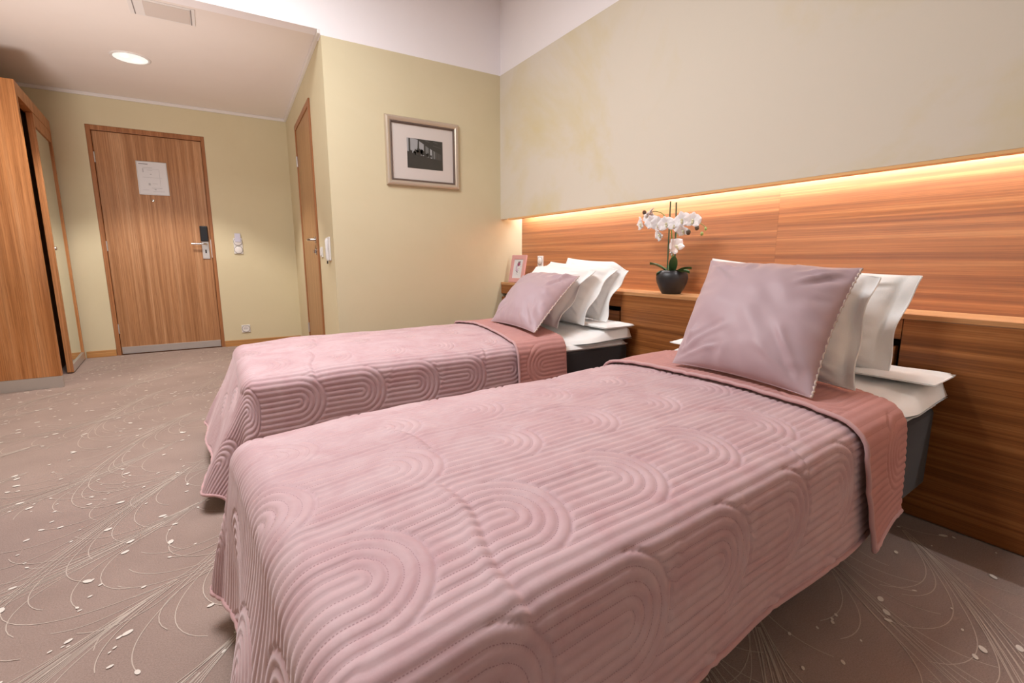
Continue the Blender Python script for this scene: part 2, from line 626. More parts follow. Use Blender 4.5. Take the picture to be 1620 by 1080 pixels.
# headboard wall: main wall behind, bulkhead in front of it
struct(MB().box(2.26, 2.4, YB, YP, 0, ZC).build('wall_headboard', 'wall'))
struct(MB().box(XF, 2.26, YB, YP, 1.305, ZB).box(XF, XF + 0.045, YB, YP, 1.218, 1.305).build('wall_bulkhead', 'bulk'))
struct(MB().box(XF + 0.004, 2.26, YB, YP, ZB, ZC).build('wall_white_band', 'white'))
struct(MB().box(XF + 0.001, XF + 0.040, YB, YP - 0.11, 1.2065, 1.2185).build('trim_1', 'trimwood', bevel=0.001))
# back wall with the window behind the camera
w = MB().box(XL - .1, -1.6, YB - 0.1, YB, 0, ZC).box(0.9, 2.4, YB - 0.1, YB, 0, ZC).box(-1.6, 0.9, YB - 0.1, YB, 0, 0.7).box(-1.6, 0.9, YB - 0.1, YB, 2.5, ZC)
struct(w.build('wall_back', 'wall'))
wf = MB()
for x in (-1.6, -0.38, 0.84):
    wf.box(x, x + 0.06, YB - 0.08, YB - 0.03, 0.7, 2.5)
wf.box(-1.54, 0.84, YB - 0.08, YB - 0.03, 0.7, 0.76).box(-1.54, 0.84, YB - 0.08, YB - 0.03, 2.44, 2.5)
win = struct(wf.build('window_1', 'plastic'))

# crown strips under the entry ceiling
cr = MB().box(-1.95, bw(YE), YE - 0.022, YE, ZS - 0.028, ZS)
struct(cr.build('trim_2', 'crown', bevel=0.004))
cr = MB().obox((bw(YE) + .001, YE - 0.02, ZS - 0.028), (bw(YP) - bw(YE), YP + 0.02 - YE, 0), (-0.022, 0, 0), (0, 0, 0.028))
struct(cr.build('trim_3', 'crown', bevel=0.004))

# baseboards: a plain foot with a thinner moulding on top
def baseboard(name, x0, x1):
    q = MB().box(x0, x1, YE - 0.016, YE, 0, 0.042)
    q.box(x0, x1, YE - 0.011, YE, 0.0445, 0.060).box(x0, x1, YE - 0.009, YE, 0.042, 0.0445)
    return struct(q.build(name, 'base', bevel=0.002))


baseboard('baseboard_entry_left', -1.06, DX0)
baseboard('baseboard_entry_right', DX1, bw(YE) - 0.014)
q = MB().obox((bw(YE), YE - 0.02, 0), (bw(5.0) - bw(YE), 5.0 - YE + 0.02, 0), (-0.013, 0, 0), (0, 0, 0.058))
struct(q.build('baseboard_bathroom', 'base', bevel=0.002))
struct(MB().box(0.72, XF, YP - 0.013, YP, 0, 0.058).build('baseboard_picture', 'base', bevel=0.002))

# ---- carpet pattern: tufted plumes and dots on the floor
cl, cd = MB(), MB()
rp = random.Random(5)


def ribbon(pts, wd, z):
    zo = rp.uniform(0, 0.0009)
    vs, fs = [], []
    for i, (x, y) in enumerate(pts):
        a, b_ = pts[max(i - 1, 0)], pts[min(i + 1, len(pts) - 1)]
        tx, ty = b_[0] - a[0], b_[1] - a[1]
        l_ = math.hypot(tx, ty) + 1e-9
        nx, ny = -ty / l_ * wd / 2, tx / l_ * wd / 2
        vs += [(x - nx, y - ny, z), (x + nx, y + ny, z)]
    for i in range(len(pts) - 1):
        fs.append((2 * i, 2 * i + 2, 2 * i + 3, 2 * i + 1))
    cl.add([(a_, b2, c_ + zo) for a_, b2, c_ in vs], fs)


def inside(x, y):
    if y < -0.6 or y > 5.72 or x < -1.9 or x > 2.02:
        return False
    if 0.15 < x < 1.95 and (0.6 < y < 1.4 or 2.05 < y < 2.8):
        return False
    return not (x > bw(YP) - 0.02 and y > YP - 0.02)


def dot(x, y, ang, s):
    if not inside(x, y):
        return
    pts = []
    zd = rp.uniform(0.0018, 0.0026)
    for k in range(12):
        a = 2 * PI * k / 12
        u_, v_ = s * math.cos(a), s * 0.58 * math.sin(a)
        pts.append((x + u_ * math.cos(ang) - v_ * math.sin(ang), y + u_ * math.sin(ang) + v_ * math.cos(ang), zd))
    cd.add(pts, [tuple(range(12))])


zz = 0.0006
def emit(pts, wd):
    run = []
    for p in pts + [(99, 99)]:
        if inside(*p):
            run.append(p)
        else:
            if len(run) > 2:
                ribbon(run, wd, zz)
            run = []


row = 0
v_ = -4.2
HD = math.radians(-133)
cu, su = math.cos(HD), math.sin(HD)
while v_ < 4.8:                                   # rows of feathers laid along a diagonal
    u_ = -2.6 + (row % 3) * 0.37
    while u_ < 7.5:
        hd0 = HD + rp.uniform(-.14, .14)
        x0, y0 = 1.6 + u_ * cu - v_ * su, 5.0 + u_ * su + v_ * cu
        bend = rp.uniform(0.25, 0.6) * (1 if row % 2 else -1)
        u_ += rp.uniform(0.85, 1.0)
        if not (-2.6 < x0 < 3.0 and -1.2 < y0 < 6.6):
            continue
        far = y0 > 3.4
        for k in range(-8, 9):
            sd = 1 if k > 0 or (k == 0 and row % 2) else -1
            dep = 1.05 * (1 - abs(k) / 8 * 0.86) + rp.uniform(-.03, .03)
            x, y, hd = x0, y0, hd0
            pts, t, ds = [], 0.0, 0.045
            st_k = rp.uniform(0.0, 0.55) * dep
            while t < dep:
                w_ = k * 0.0165 * max(0.0, t - st_k) + 0.0016 * (k % 3 - 1)
                if t >= st_k:
                    pts.append((x - math.sin(hd) * w_, y + math.cos(hd) * w_))
                hd += bend * ds
                x += math.cos(hd) * ds
                y += math.sin(hd) * ds
                t += ds
            if not pts:
                continue
            x, y = pts[-1]
            hd += math.atan(k * 0.0165)
            ln = rp.uniform(0.22, 0.40)
            n_ = 9 if far else 15
            kmax = sd * rp.uniform(6.5, 11.5)
            for i in range(n_):
                hd += kmax * (((i + 1) / n_) ** 1.2) * ln / n_
                x += math.cos(hd) * ln / n_
                y += math.sin(hd) * ln / n_
                pts.append((x, y))
            emit(pts, 0.0021)
            if k % 3 == 0:
                dot(x, y, hd, rp.choice((0.006, 0.009, 0.013)))
    v_ += 0.31
    row += 1
for i in range(1700):
    dot(rp.uniform(-1.9, 2.0), rp.uniform(-0.5, 5.7), rp.uniform(0.2, 0.9), rp.choice((0.004, 0.005, 0.006, 0.007, 0.009, 0.012)))
o = cl.build('carpet_swirl', 'tuft', fl)
o['kind'] = 'stuff'
o = cd.build('carpet_dot', 'tuftdot', fl)
o['kind'] = 'stuff'

# ---- entry door (set back in its reveal)
d1 = MB()
d1.box(DX0 + .001, DX0 + 0.034, YE - 0.002, YE + 0.095, 0, DT - .001).box(DX1 - 0.030, DX1 - .001, YE - 0.002, YE + 0.095, 0, DT - .001)
d1.box(DX0 + 0.034, DX1 - 0.030, YE - 0.002, YE + 0.095, DT - 0.042, DT - .001)
d1.box(DX0 + 0.01, DX1 - 0.01, YE + 0.075, YE + 0.094, -0.03, DT - 0.01)  # backing plate added behind the leaf to stop light leaking through the gap
door = struct(d1.build('door_1', 'dframe', bevel=0.002))
door['label'] = 'wood veneer entrance door with steel kick plate in yellow end wall'
LX0, LX1, LT = DX0 + 0.037, DX1 - 0.033, DT - 0.046
FY = YE + 0.020
MB().box(LX0, LX1, FY, FY + 0.045, 0.006, LT).build('door_leaf', 'door', door, bevel=0.0015)
MB().box(LX0 + 0.004, LX1 - 0.004, FY - 0.0025, FY, 0.008, 0.074).build('kick_plate', 'steel', door, bevel=0.0006)
for z in (1.80, 1.02, 0.25):
    MB().cyl((DX0 + 0.035, FY - 0.006, z - 0.045), (DX0 + 0.035, FY - 0.006, z + 0.045), 0.0085, seg=12).cyl((DX0 + 0.035, FY - 0.006, z - 0.004), (DX0 + 0.035, FY - 0.006, z + 0.004), 0.0095, seg=12).build('hinge', 'steel', door, smooth=True, angle=40)
MB().lathe([(0, 0.006), (0.007, 0.006), (0.012, 0.004), (0.013, 0.0)], (-0.422, FY, 1.447), 20, 'y').build('peephole', 'chrome', door, smooth=True)
# lock: steel plate, black reader, lever
PX0, PX1 = -0.072, -0.012
lk = MB().box(PX0, PX1, FY - 0.010, FY, 0.905, 1.075).build('lock_plate', 'steel', door, bevel=0.002)
MB().box(PX0 - 0.004, PX1 + 0.002, FY - 0.026, FY, 1.078, 1.225).build('card_reader', 'dark', door, bevel=0.006)
MB().box(-0.047, -0.036, FY - 0.0115, FY - 0.010, 0.960, 0.995).build('keyhole', 'hole', lk)
hd = MB().tube([(-0.030, FY - 0.010, 1.050), (-0.030, FY - 0.045, 1.050), (-0.040, FY - 0.056, 1.050), (-0.060, FY - 0.058, 1.050), (-0.150, FY - 0.058, 1.050)], 0.009, 12)
hd.cyl((-0.150, FY - 0.058, 1.050), (-0.158, FY - 0.058, 1.050), 0.0105, seg=12)
hd.build('door_handle', 'chrome', lk, smooth=True, angle=50)
MB().box(DX1 - 0.037, DX1 - 0.024, FY - 0.012, FY + 0.010, 0.915, 1.095).build('strike_plate', 'steel', door, bevel=0.002)

# evacuation notice on the door
nt_ = thing('door_notice', 'framed white evacuation plan fixed to the entrance door', 'sign', (-0.42, FY - 0.001, 1.50))
MB().box(-0.515, -0.290, FY - 0.008, FY - 0.0005, 1.502, 1.795).build('notice_backing', 'paper', nt_)
fr = MB()
fr.box(-0.519, -0.511, FY - 0.011, FY - 0.0005, 1.498, 1.799).box(-0.294, -0.286, FY - 0.011, FY - 0.0005, 1.498, 1.799)
fr.box(-0.511, -0.294, FY - 0.011, FY - 0.0005, 1.498, 1.506).box(-0.511, -0.294, FY - 0.011, FY - 0.0005, 1.791, 1.799)
fr.build('notice_frame', 'steel', nt_, bevel=0.001)
pr = MB()
yy = FY - 0.0088
pr.box(-0.500, -0.430, yy, yy + 0.0006, 1.772, 1.778)
pr.k = 1
for (x0, x1, z0, z1) in ((-0.475, -0.468, 1.70, 1.735), (-0.47, -0.40, 1.742, 1.745), (-0.44, -0.40, 1.72, 1.7225), (-0.42, -0.41, 1.68, 1.69), (-0.48, -0.33, 1.655, 1.657), (-0.44, -0.425, 1.585, 1.605),
                         (-0.41, -0.37, 1.60, 1.6025), (-0.42, -0.36, 1.56, 1.563), (-0.40, -0.385, 1.545, 1.555), (-0.36, -0.34, 1.56, 1.564), (-0.49, -0.44, 1.54, 1.5425), (-0.41, -0.32, 1.53, 1.5325), (-0.35, -0.348, 1.58, 1.73), (-0.47, -0.35, 1.73, 1.7315)):
    pr.box(x0, x1, yy, yy + 0.0006, z0, z1)
pr.build('notice_print', ['inkdark', 'ink'], nt_)

# ---- bathroom door (seen at a grazing angle)
def bwp(y, out, z):
    """point standing `out` in front of the bathroom wall"""
    return (bw(y) - out, y, z)


def bbox(q, y0, y1, o0, o1, z0, z1):
    a = bwp(y0, o0, z0)
    return q.obox(a, np.array(bwp(y1, o0, z0)) - a, (o0 - o1, 0, 0), (0, 0, z1 - z0))


q = MB()
bbox(q, 4.085, 4.130, 0.0, 0.014, 0, 2.095)
bbox(q, 4.955, 5.000, 0.0, 0.014, 0, 2.095)
bbox(q, 4.130, 4.955, 0.0, 0.014, 2.050, 2.095)
bd = struct(q.build('door_2', 'dframe', bevel=0.002))
q = MB()
bbox(q, 4.134, 4.951, 0.0, 0.007, 0.006, 2.045)
q.build('door_leaf', 'bdoor', bd, bevel=0.001)
q = MB()
q.tube([bwp(4.185, 0.006, 1.055), bwp(4.185, 0.048, 1.055), bwp(4.195, 0.056, 1.055), bwp(4.31, 0.056, 1.055)], 0.010, 12)
q.cyl(bwp(4.185, 0.006, 1.055), bwp(4.185, 0.016, 1.055), 0.026, seg=24)
q.build('door_handle', 'chrome', bd, smooth=True, angle=40)
q = MB().cyl(bwp(4.185, 0.006, 0.962), bwp(4.185, 0.017, 0.962), 0.026, seg=24)
bbox(q, 4.179, 4.191, 0.017, 0.034, 0.948, 0.976)
q.build('thumb_turn', 'chrome', bd, smooth=True, angle=40)
for z in (1.78, 0.25):
    MB().cyl(bwp(4.955, 0.014, z - 0.045), bwp(4.955, 0.014, z + 0.045), 0.009, seg=12).build('hinge', 'steel', bd, smooth=True, angle=40)

# ---- switches and sockets
ks = thing('key_card_switch', 'white double plate with inserted pale card beside the entrance door', 'switch', (0.24, YE, 1.06))
MB().box(0.204, 0.284, YE - 0.012, YE - .0005, 0.955, 1.115).build('wall_plate', 'plastic', ks, bevel=0.003)
for z in (1.075, 0.995):
    MB().lathe([(0.036, 0.0), (0.036, 0.004), (0.0385, 0.004), (0.0385, 0)], (0.244, YE - 0.012, z), 32, 'y').build('ring', 'ring', ks)
    MB().lathe([(0, 0.006), (0.030, 0.006), (0.035, 0.003), (0.035, 0)], (0.244, YE - 0.012, z), 32, 'y').build('button', 'plastic', ks, smooth=True, angle=40)
MB().box(0.218, 0.271, YE - 0.024, YE - 0.018, 1.075, 1.160).box(0.224, 0.265, YE - 0.0243, YE - 0.024, 1.125, 1.135).build('key_card', 'card', ks, bevel=0.001)
so = thing('wall_socket', 'single white round socket low on yellow entry wall', 'socket', (0.243, YE, 0.18))
MB().box(0.203, 0.284, YE - 0.010, YE - .0005, 0.137, 0.217).build('wall_plate', 'plastic', so, bevel=0.003)
MB().lathe([(0.034, 0.0), (0.034, 0.003), (0.0375, 0.003), (0.0375, 0)], (0.243, YE - 0.010, 0.177), 32, 'y').build('ring', 'ring', so)
MB().lathe([(0.0, 0.0005), (0.019, 0.0005), (0.021, 0.004), (0.034, 0.004)], (0.243, YE - 0.010, 0.177), 32, 'y').build('socket_cup', 'plastic', so, smooth=True, angle=40)
hs = MB().cyl((0.234, YE - 0.0125, 0.177), (0.234, YE - 0.010, 0.177), 0.003, seg=8).cyl((0.252, YE - 0.0125, 0.177), (0.252, YE - 0.010, 0.177), 0.003, seg=8)
hs.build('pin_hole', 'hole', so)
lsw = thing('light_switch', 'small white rocker switch between bathroom door and wall phone', 'switch', bwp(3.957, 0, 0.95))
q = MB()
bbox(q, 3.920, 3.995, 0.0005, 0.010, 0.915, 0.992)
q.build('wall_plate', 'plastic', lsw, bevel=0.003)
q = MB()
bbox(q, 3.930, 3.985, 0.010, 0.016, 0.926, 0.981)
q.build('rocker', 'plastic', lsw, bevel=0.003)
ph = thing('wall_phone', 'white wall telephone handset near the outer wall corner', 'telephone', bwp(3.645, 0, 0.95))
q = MB()
bbox(q, 3.580, 3.690, 0.0005, 0.010, 0.890, 1.055)
q.build('phone_body', 'plastic', ph, bevel=0.006)
q = MB()
yc = 3.640
q.tube([bwp(yc, 0.012, 0.892), bwp(yc, 0.017, 0.905), bwp(yc, 0.019, 0.97), bwp(yc, 0.017, 1.03), bwp(yc, 0.012, 1.044)], [0.009, 0.012, 0.009, 0.012, 0.010], 12)
q.build('handset', 'plastic', ph, smooth=True, angle=60)
MB().cyl(bwp(yc - .01, 0.02, 0.888), bwp(yc - .01, 0.02, 0.868), 0.005, seg=8).build('cord_plug', 'dark', ph)

# ---- entry ceiling: downlight and vent
dl = thing('ceiling_downlight', 'round recessed chrome downlight in the lowered entry ceiling', 'light', (-0.37, 4.645, ZS))
MB().lathe([(0.103, -0.0005), (0.103, -0.004), (0.112, -0.007), (0.121, -0.004), (0.122, 0.0)], (-0.37, 4.645, ZS), 48).build('trim_ring', 'crown', dl, smooth=True)
MB().lathe([(0.103, -0.004), (0.096, -0.0022), (0.0, -0.0016)], (-0.37, 4.645, ZS), 48).build('lamp_glass', 'lens', dl, smooth=True)
for bx, by in ((-0.335, 4.68), (-0.40, 4.62)):
    MB().ball((bx, by, ZS - 0.004), 0.018, 16, 8, (1.2, 1.2, .2)).build('bulb', 'glow', dl, smooth=True)
vt = thing('ceiling_vent', 'rectangular white ventilation grille at the edge of entry ceiling', 'vent', (-0.12, 3.71, ZS))
MB().box(-0.275, 0.045, 3.595, 3.825, ZS - 0.005, ZS - .0003).build('vent_frame', 'crown', vt, bevel=0.002)
MB().box(-0.205, 0.018, 3.612, 3.808, ZS - 0.0075, ZS - 0.005).build('vent_panel', 'vent', vt, bevel=0.001)
for vx in (-0.255, 0.022):
    MB().box(vx, vx + 0.0045, 3.602, 3.818, ZS - 0.0062, ZS - 0.005).build('vent_slot', 'ring', vt)

# ------------------------------------------------------------------ closet
cx_ = lambda y: -0.985 - (y - 4.52) * 0.066
ca = MB
ct = thing('wardrobe', 'tall oak veneer wardrobe with mirror door beside the entrance', 'wardrobe', (-1.45, 5.1, 0))
CH = 2.045
y0, y1 = 4.52, 5.70
MB().box(XL + 0.01, cx_(y0), y0, y0 + 0.036, 0.082, CH).build('side_panel', 'closet', ct, bevel=0.001)
MB().box(XL + 0.01, cx_(y0) + 0.003, y0 - 0.004, y0 + 0.036, 0.0, 0.081).build('steel_plinth', 'steel', ct, bevel=0.001)


def cbox(q, ya, yb, o0, o1, z0, z1):
    a = np.array((cx_(ya) - o0, ya, z0))
    b_ = np.array((cx_(yb) - o0, yb, z0))
    return q.obox(a, b_ - a, (o0 - o1, 0, 0), (0, 0, z1 - z0))


q = cbox(MB(), y0 + 0.037, y1, 0.0, 0.05, CH - 0.085, CH)
q.build('header', 'closet', ct, bevel=0.001)
q = cbox(MB(), y1 - 0.034, y1, 0.0, 0.05, 0.0, CH - 0.085)
q.build('end_post', 'closet', ct, bevel=0.001)
q = cbox(MB(), y0 + 0.04, y1, 0.11, 0.13, 0.0, CH)
q.box(XL + .01, -1.12, y0 + 0.04, y1 - 0.03, CH - 0.02, CH)
q.build('carcass', 'closet_dk', ct)
# mirror door, a little back from the front edge
da, db = 5.020, y1 - 0.036
dd = cbox(MB(), da, da + 0.032, 0.002, 0.040, 0.012, CH - 0.087)
cbox(dd, da + 0.032, db, 0.002, 0.040, CH - 0.175, CH - 0.087)
cbox(dd, da + 0.032, db, 0.012, 0.040, 0.012, 0.07)
dr = dd.build('door', 'closet', ct, bevel=0.001)
q = cbox(MB(), da + 0.037, db, 0.010, 0.016, 0.072, CH - 0.177)
q.build('mirror', 'mirror', dr)
q = cbox(MB(), da + 0.032, da + 0.037, 0.004, 0.020, 0.05, CH - 0.177)
q.build('mirror_edge', 'hole', dr)
q = cbox(MB(), da + 0.033, db, 0.000, 0.012, 0.010, 0.071)
q.build('kick_plate', 'steel', dr)
kp = (cx_(5.14) - 0.010, 5.14, 0.985)
MB().lathe([(0, 0.010), (0.008, 0.010), (0.014, 0.007), (0.014, 0.0)], (0, 0, 0), 20, 'x').build('finger_pull', 'chrome', dr, smooth=True, local=True)
fp = C.objects['finger_pull']
fp.data.transform(Matrix.Translation(Vector(kp) - Vector((-1.45, 5.1, 0))) @ Matrix.Rotation(PI, 4, 'Z'))

# furniture corner at the left edge of the frame
tb = thing('luggage_bench', 'brown wooden bench end just peeking in at the left frame edge', 'bench', (-1.1, 2.2, 0))
MB().box(-1.55, -0.722, 1.72, 2.32, 0.36, 0.40).build('bench_top', 'closet_dk', tb, bevel=0.003)
for x in (-1.54, -0.756):
    MB().box(x, x + 0.03, 1.73, 2.31, 0.0, 0.36).build('side_panel', 'closet_dk', tb, bevel=0.002)

# ------------------------------------------------------------------ headboard
hb = thing('headboard', 'long wall-wide wooden headboard with ledge and lit upper panels', 'headboard', (2.12, 1.2, 0))
MB().box(XH, 2.259, 1.2853, YP - 0.001, 0.60, 1.303).build('upper_panel', 'head', hb)
MB().box(XH, 2.259, YB + .01, 1.2847, 0.60, 1.303).build('upper_panel', 'head_b', hb)
MB().box(XF - 0.001, XH - .0005, YB + .01, YP - 0.002, 0.694, 0.712).build('ledge', 'ledge', hb, bevel=0.0015)
sec = [('p', YB + .01, 0.690), ('n', 0.693, 1.520), ('p', 1.523, 2.060), ('n', 2.063, YP - 0.003)]
for kind, a, b_ in sec:
    if kind == 'p':
        MB().box(XF, XF + 0.022, a, b_, 0.004, 0.6935).build('front_panel', 'low', hb, bevel=0.001)
    else:
        MB().box(XF + 0.002, XF + 0.03, a, b_, 0.622, 0.6935).build('lip', 'low', hb, bevel=0.001)
        MB().box(XF + 0.002, XF + 0.03, a + 0.012, b_ - 0.008, 0.030, 0.594).build('flap_door', 'low', hb, bevel=0.001)
        MB().box(XF + 0.06, XF + 0.07, a, b_, 0.0, 0.69).build('recess_back', 'hole', hb)
st = MB().box(2.172, 2.198, YB + 0.1, YP - 0.05, 1.292, 1.3045).build('led_strip', 'led')
tag(st, 'warm glowing LED strip hidden in the cove above headboard', 'light strip')

# double switch on the headboard
hsw = thing('headboard_switch', 'white double rocker switch plate on the headboard above ledge', 'switch', (XH, 3.18, 0.84))
MB().box(XH - 0.011, XH - 0.0005, 3.142, 3.212, 0.772, 0.925).build('wall_plate', 'plastic', hsw, bevel=0.003)
for z in (0.886, 0.812):
    MB().lathe([(0.030, 0.0), (0.030, 0.002), (0.033, 0.002), (0.033, 0.0)], (XH - 0.011, 3.177, z), 32, 'x').build('ring', 'ring', hsw)
    MB().lathe([(0, 0.006), (0.024, 0.006), (0.029, 0.003), (0.029, 0)], (XH - 0.011, 3.177, z), 32, 'x').build('button', 'plastic', hsw, smooth=True, angle=40)

# ------------------------------------------------------------------ framed photograph on the picture wall
pf = thing('wall_picture_frame', 'champagne framed black and white photograph on yellow wall', 'picture', (1.38, YP, 1.65))
PX = (1.098, 1.658)
PZ = (1.420, 1.888)
# the moulding: four mitred bars with a rounded profile
def frame_ring(q, x0, x1, z0, z1, prof):
    """prof: (inset, out) pairs; rings of four corners joined"""
    rings = []
    for ins, out in prof:
        rings.append([(x0 + ins, YP - out, z0 + ins), (x1 - ins, YP - out, z0 + ins), (x1 - ins, YP - out, z1 - ins), (x0 + ins, YP - out, z1 - ins)])
    for a, b_ in zip(rings, rings[1:]):
        for i in range(4):
            j = (i + 1) % 4
            q.add([a[i], a[j], b_[j], b_[i]], [(0, 1, 2, 3)])


q = MB()
frame_ring(q, *PX, *PZ, [(0, 0.0005), (0, 0.016), (0.006, 0.024), (0.016, 0.027), (0.027, 0.024), (0.034, 0.019), (0.034, 0.004)])
q.build('frame', 'silver', pf)
q = MB()
frame_ring(q, PX[0] + 0.034, PX[1] - 0.034, PZ[0] + 0.034, PZ[1] - 0.034, [(0, 0.004), (0, 0.019), (0.003, 0.0215), (0.009, 0.0205), (0.013, 0.014), (0.013, 0.004)])
q.build('inner_beading', 'pewter', pf)
MB().box(PX[0] + 0.046, PX[1] - 0.046, YP - 0.008, YP - 0.002, PZ[0] + 0.046, PZ[1] - 0.046).build('mount', 'mat', pf)
ax0, ax1, az0, az1 = 1.255, 1.528, 1.548, 1.752
q = MB().box(ax0, ax1, YP - 0.009, YP - 0.0081, az0, az1)
ty = YP - 0.0094


def pq(k, pts):
    q.k = k
    q.add([(ax0 + a * (ax1 - ax0), ty, az0 + b2 * (az1 - az0)) for a, b2 in pts], [tuple(range(len(pts)))])


for k, pts in [(2, [(0, .56), (.04, .55), (.045, 1), (0, 1)]), (2, [(.09, .52), (.27, .47), (.30, .97), (.09, 1)]), (2, [(.335, .47), (.46, .44), (.465, .84), (.335, .93)]),
               (3, [(.51, .42), (.60, .40), (.60, .73), (.51, .80)]), (2, [(.635, .40), (.70, .385), (.70, .67), (.635, .72)]), (3, [(.73, .385), (.785, .375), (.785, .63), (.73, .66)]),
               (1, [(.81, .37), (.85, .365), (.85, .60), (.81, .62)]), (1, [(.87, .365), (.91, .36), (.91, .57), (.87, .59)]), (1, [(.93, .36), (.95, .355), (.95, .55), (.93, .56)]),
               (1, [(.50, .96), (.62, .92), (.64, .94), (.52, .98)]), (1, [(.72, .95), (.86, .90), (.87, .92), (.74, .97)]), (1, [(.72, .82), (.95, .76), (.95, .775), (.73, .84)])]:
    pq(k, pts)
ty -= 0.0003
for px, pz, s in ((.10, .54, .05), (.24, .55, .07), (.29, .60, .05), (.36, .56, .08), (.43, .55, .07), (.53, .47, .05), (.58, .50, .05), (.66, .46, .035), (.20, .51, .05), (.40, .60, .05)):
    pq(0, [(px + s * math.cos(a) * (0.7 + 0.4 * (i % 2)), pz + s * 1.5 * math.sin(a) * (0.7 + 0.4 * (i % 2))) for i, a in enumerate(np.linspace(0, 2 * PI, 11)[:-1])])
q.build('photo_print', ['print', 'print2', 'print3', 'print4'], pf)

# ------------------------------------------------------------------ beds
L_, W_ = 1.94, 0.90
SP, RB, LA = 0.0208, 0.125, 0.24
RA = 5 * SP


def quilt(s, t, off=0.0):
    """phase (seams at whole numbers) and run length of the arch pattern"""
    t = t - 0.0377
    k = np.floor(t / (2 * RB))
    tt = t - (k + 0.5) * 2 * RB
    o_ = np.where(np.mod(k, 2) == 0, 0.085, 0.085 + LA / 2) + 0.03 * np.sin(k * 2.3)
    ss = np.mod(s - o_ + off, LA)          # 0 at an arch centre, grows to +x
    d = np.where(ss < 0, np.abs(tt), np.hypot(ss, tt))
    ins = d < RA
    phase = np.where(ins, d / SP, np.abs(tt) / SP)
    run = np.where(ins, np.arctan2(ss, np.abs(tt)) * np.maximum(d, .01), s)
    edge = np.where(ins, 1.0, np.where(np.abs(tt) < RA, sstep(0, 0.006, d - RA), 1.0))
    hgt = np.abs(np.sin(PI * phase)) ** 0.45 * edge
    return phase, run, hgt


class Drape:
    Rr = 0.058

    def __init__(self, seed, zt, wave, tipk, foot=0.03):
        self.seed, self.zt, self.wave, self.tipk, self.foot = seed, zt, wave, tipk, foot

    def __call__(self, s, t):
        r0 = self.Rr
        qx = np.maximum(0, r0 - s)
        qn, qf = np.maximum(0, r0 - t), np.maximum(0, t - (W_ - r0))
        qy = qn + qf
        sg = np.where(qf > 0, 1.0, -1.0)
        r_ = np.hypot(qx, qy)
        th = np.arctan2(qy, qx + 1e-9)
        c2 = np.sin(2 * th) ** 2 * (r_ > 0)
        rr = r_ * (1 - self.tipk * c2)
        arc = PI * r0 / 2
        flare = 0.07 + self.foot * np.cos(th) ** 2 + 0.13 * c2
        ex = np.maximum(0, rr - arc)
        h = np.where(rr < arc, r0 * np.sin(np.minimum(rr, arc) / r0), r0 + ex * flare)
        d = np.where(rr < arc, r0 * (1 - np.cos(np.minimum(rr, arc) / r0)), r0 + ex * np.sqrt(1 - flare ** 2))
        ramp = sstep(0.03, 0.32, ex)
        w1 = self.wave * (np.sin(t * 13.0 + self.seed) * 0.6 + 0.6 * np.sin(t * 7.1 + 2.1 * self.seed)) * np.cos(th) ** 2
        w2 = 0.010 * np.sin(s * 9.0 + self.seed * 1.3) * np.sin(th) ** 2
        cw = 0.042 * np.sin(6 * th + 0.5) * c2
        h = h + ramp * (w1 + w2 + cw)
        inx, iny = np.clip(s, r0, None), np.clip(t, r0, W_ - r0)
        cc = np.clip(np.abs(2 * iny / W_ - 1), 0, 1)
        z = self.zt + 0.034 * (1 - cc ** 2.4) + 0.012 * sstep(0.7, 1.7, inx) - 0.018 * (1 - sstep(0, 0.35, inx))
        z = z + 0.0045 * vnoise(s * 4 + 3, t * 4 + self.seed, 3) + 0.002 * vnoise(s * 11, t * 11 + self.seed, 4)
        # packing creases across and along the cover
        for (a0, b0, a1, b1, am, wd) in ((0.30, 0.66, 0.34, 0.42, 0.004, 0.009), (0.27, 0.33, 0.24, -0.06, 0.0045, 0.010), (0.62, 0.55, 0.95, 0.50, 0.004, 0.010),
                                         (0.80, 0.75, 1.05, 0.66, 0.004, 0.010), (1.0, 0.10, 0.97, -0.12, 0.004, 0.008), (0.55, 0.02, 0.52, -0.16, 0.004, 0.008), (0.75, 0.03, 0.79, -0.14, 0.004, 0.008)):
            jx, jy = a1 - a0, b1 - b0
            ll = math.hypot(jx, jy)
            ux, uy = jx / ll, jy / ll
            al = (s - a0) * ux + (t - b0) * uy
            ac = -(s - a0) * uy + (t - b0) * ux + 0.012 * np.sin(al * 21 + a0 * 9)
            msk = sstep(0, 0.06, al) * sstep(0, 0.06, ll - al)
            z = z + am * msk * (np.exp(-(ac / wd) ** 2) - 0.8 * np.exp(-((ac - 1.6 * wd) / wd) ** 2))
        x = inx - h * np.cos(th) * (r_ > 0)
        y = iny + sg * h * np.sin(th) * (r_ > 0)
        return np.stack([x, y, z - d], -1)


def normals(P):
    gu = np.gradient(P, axis=0)
    gv = np.gradient(P, axis=1)
    n_ = np.cross(gu, gv)
    n_ /= (np.linalg.norm(n_, axis=-1, keepdims=True) + 1e-12)
    return n_


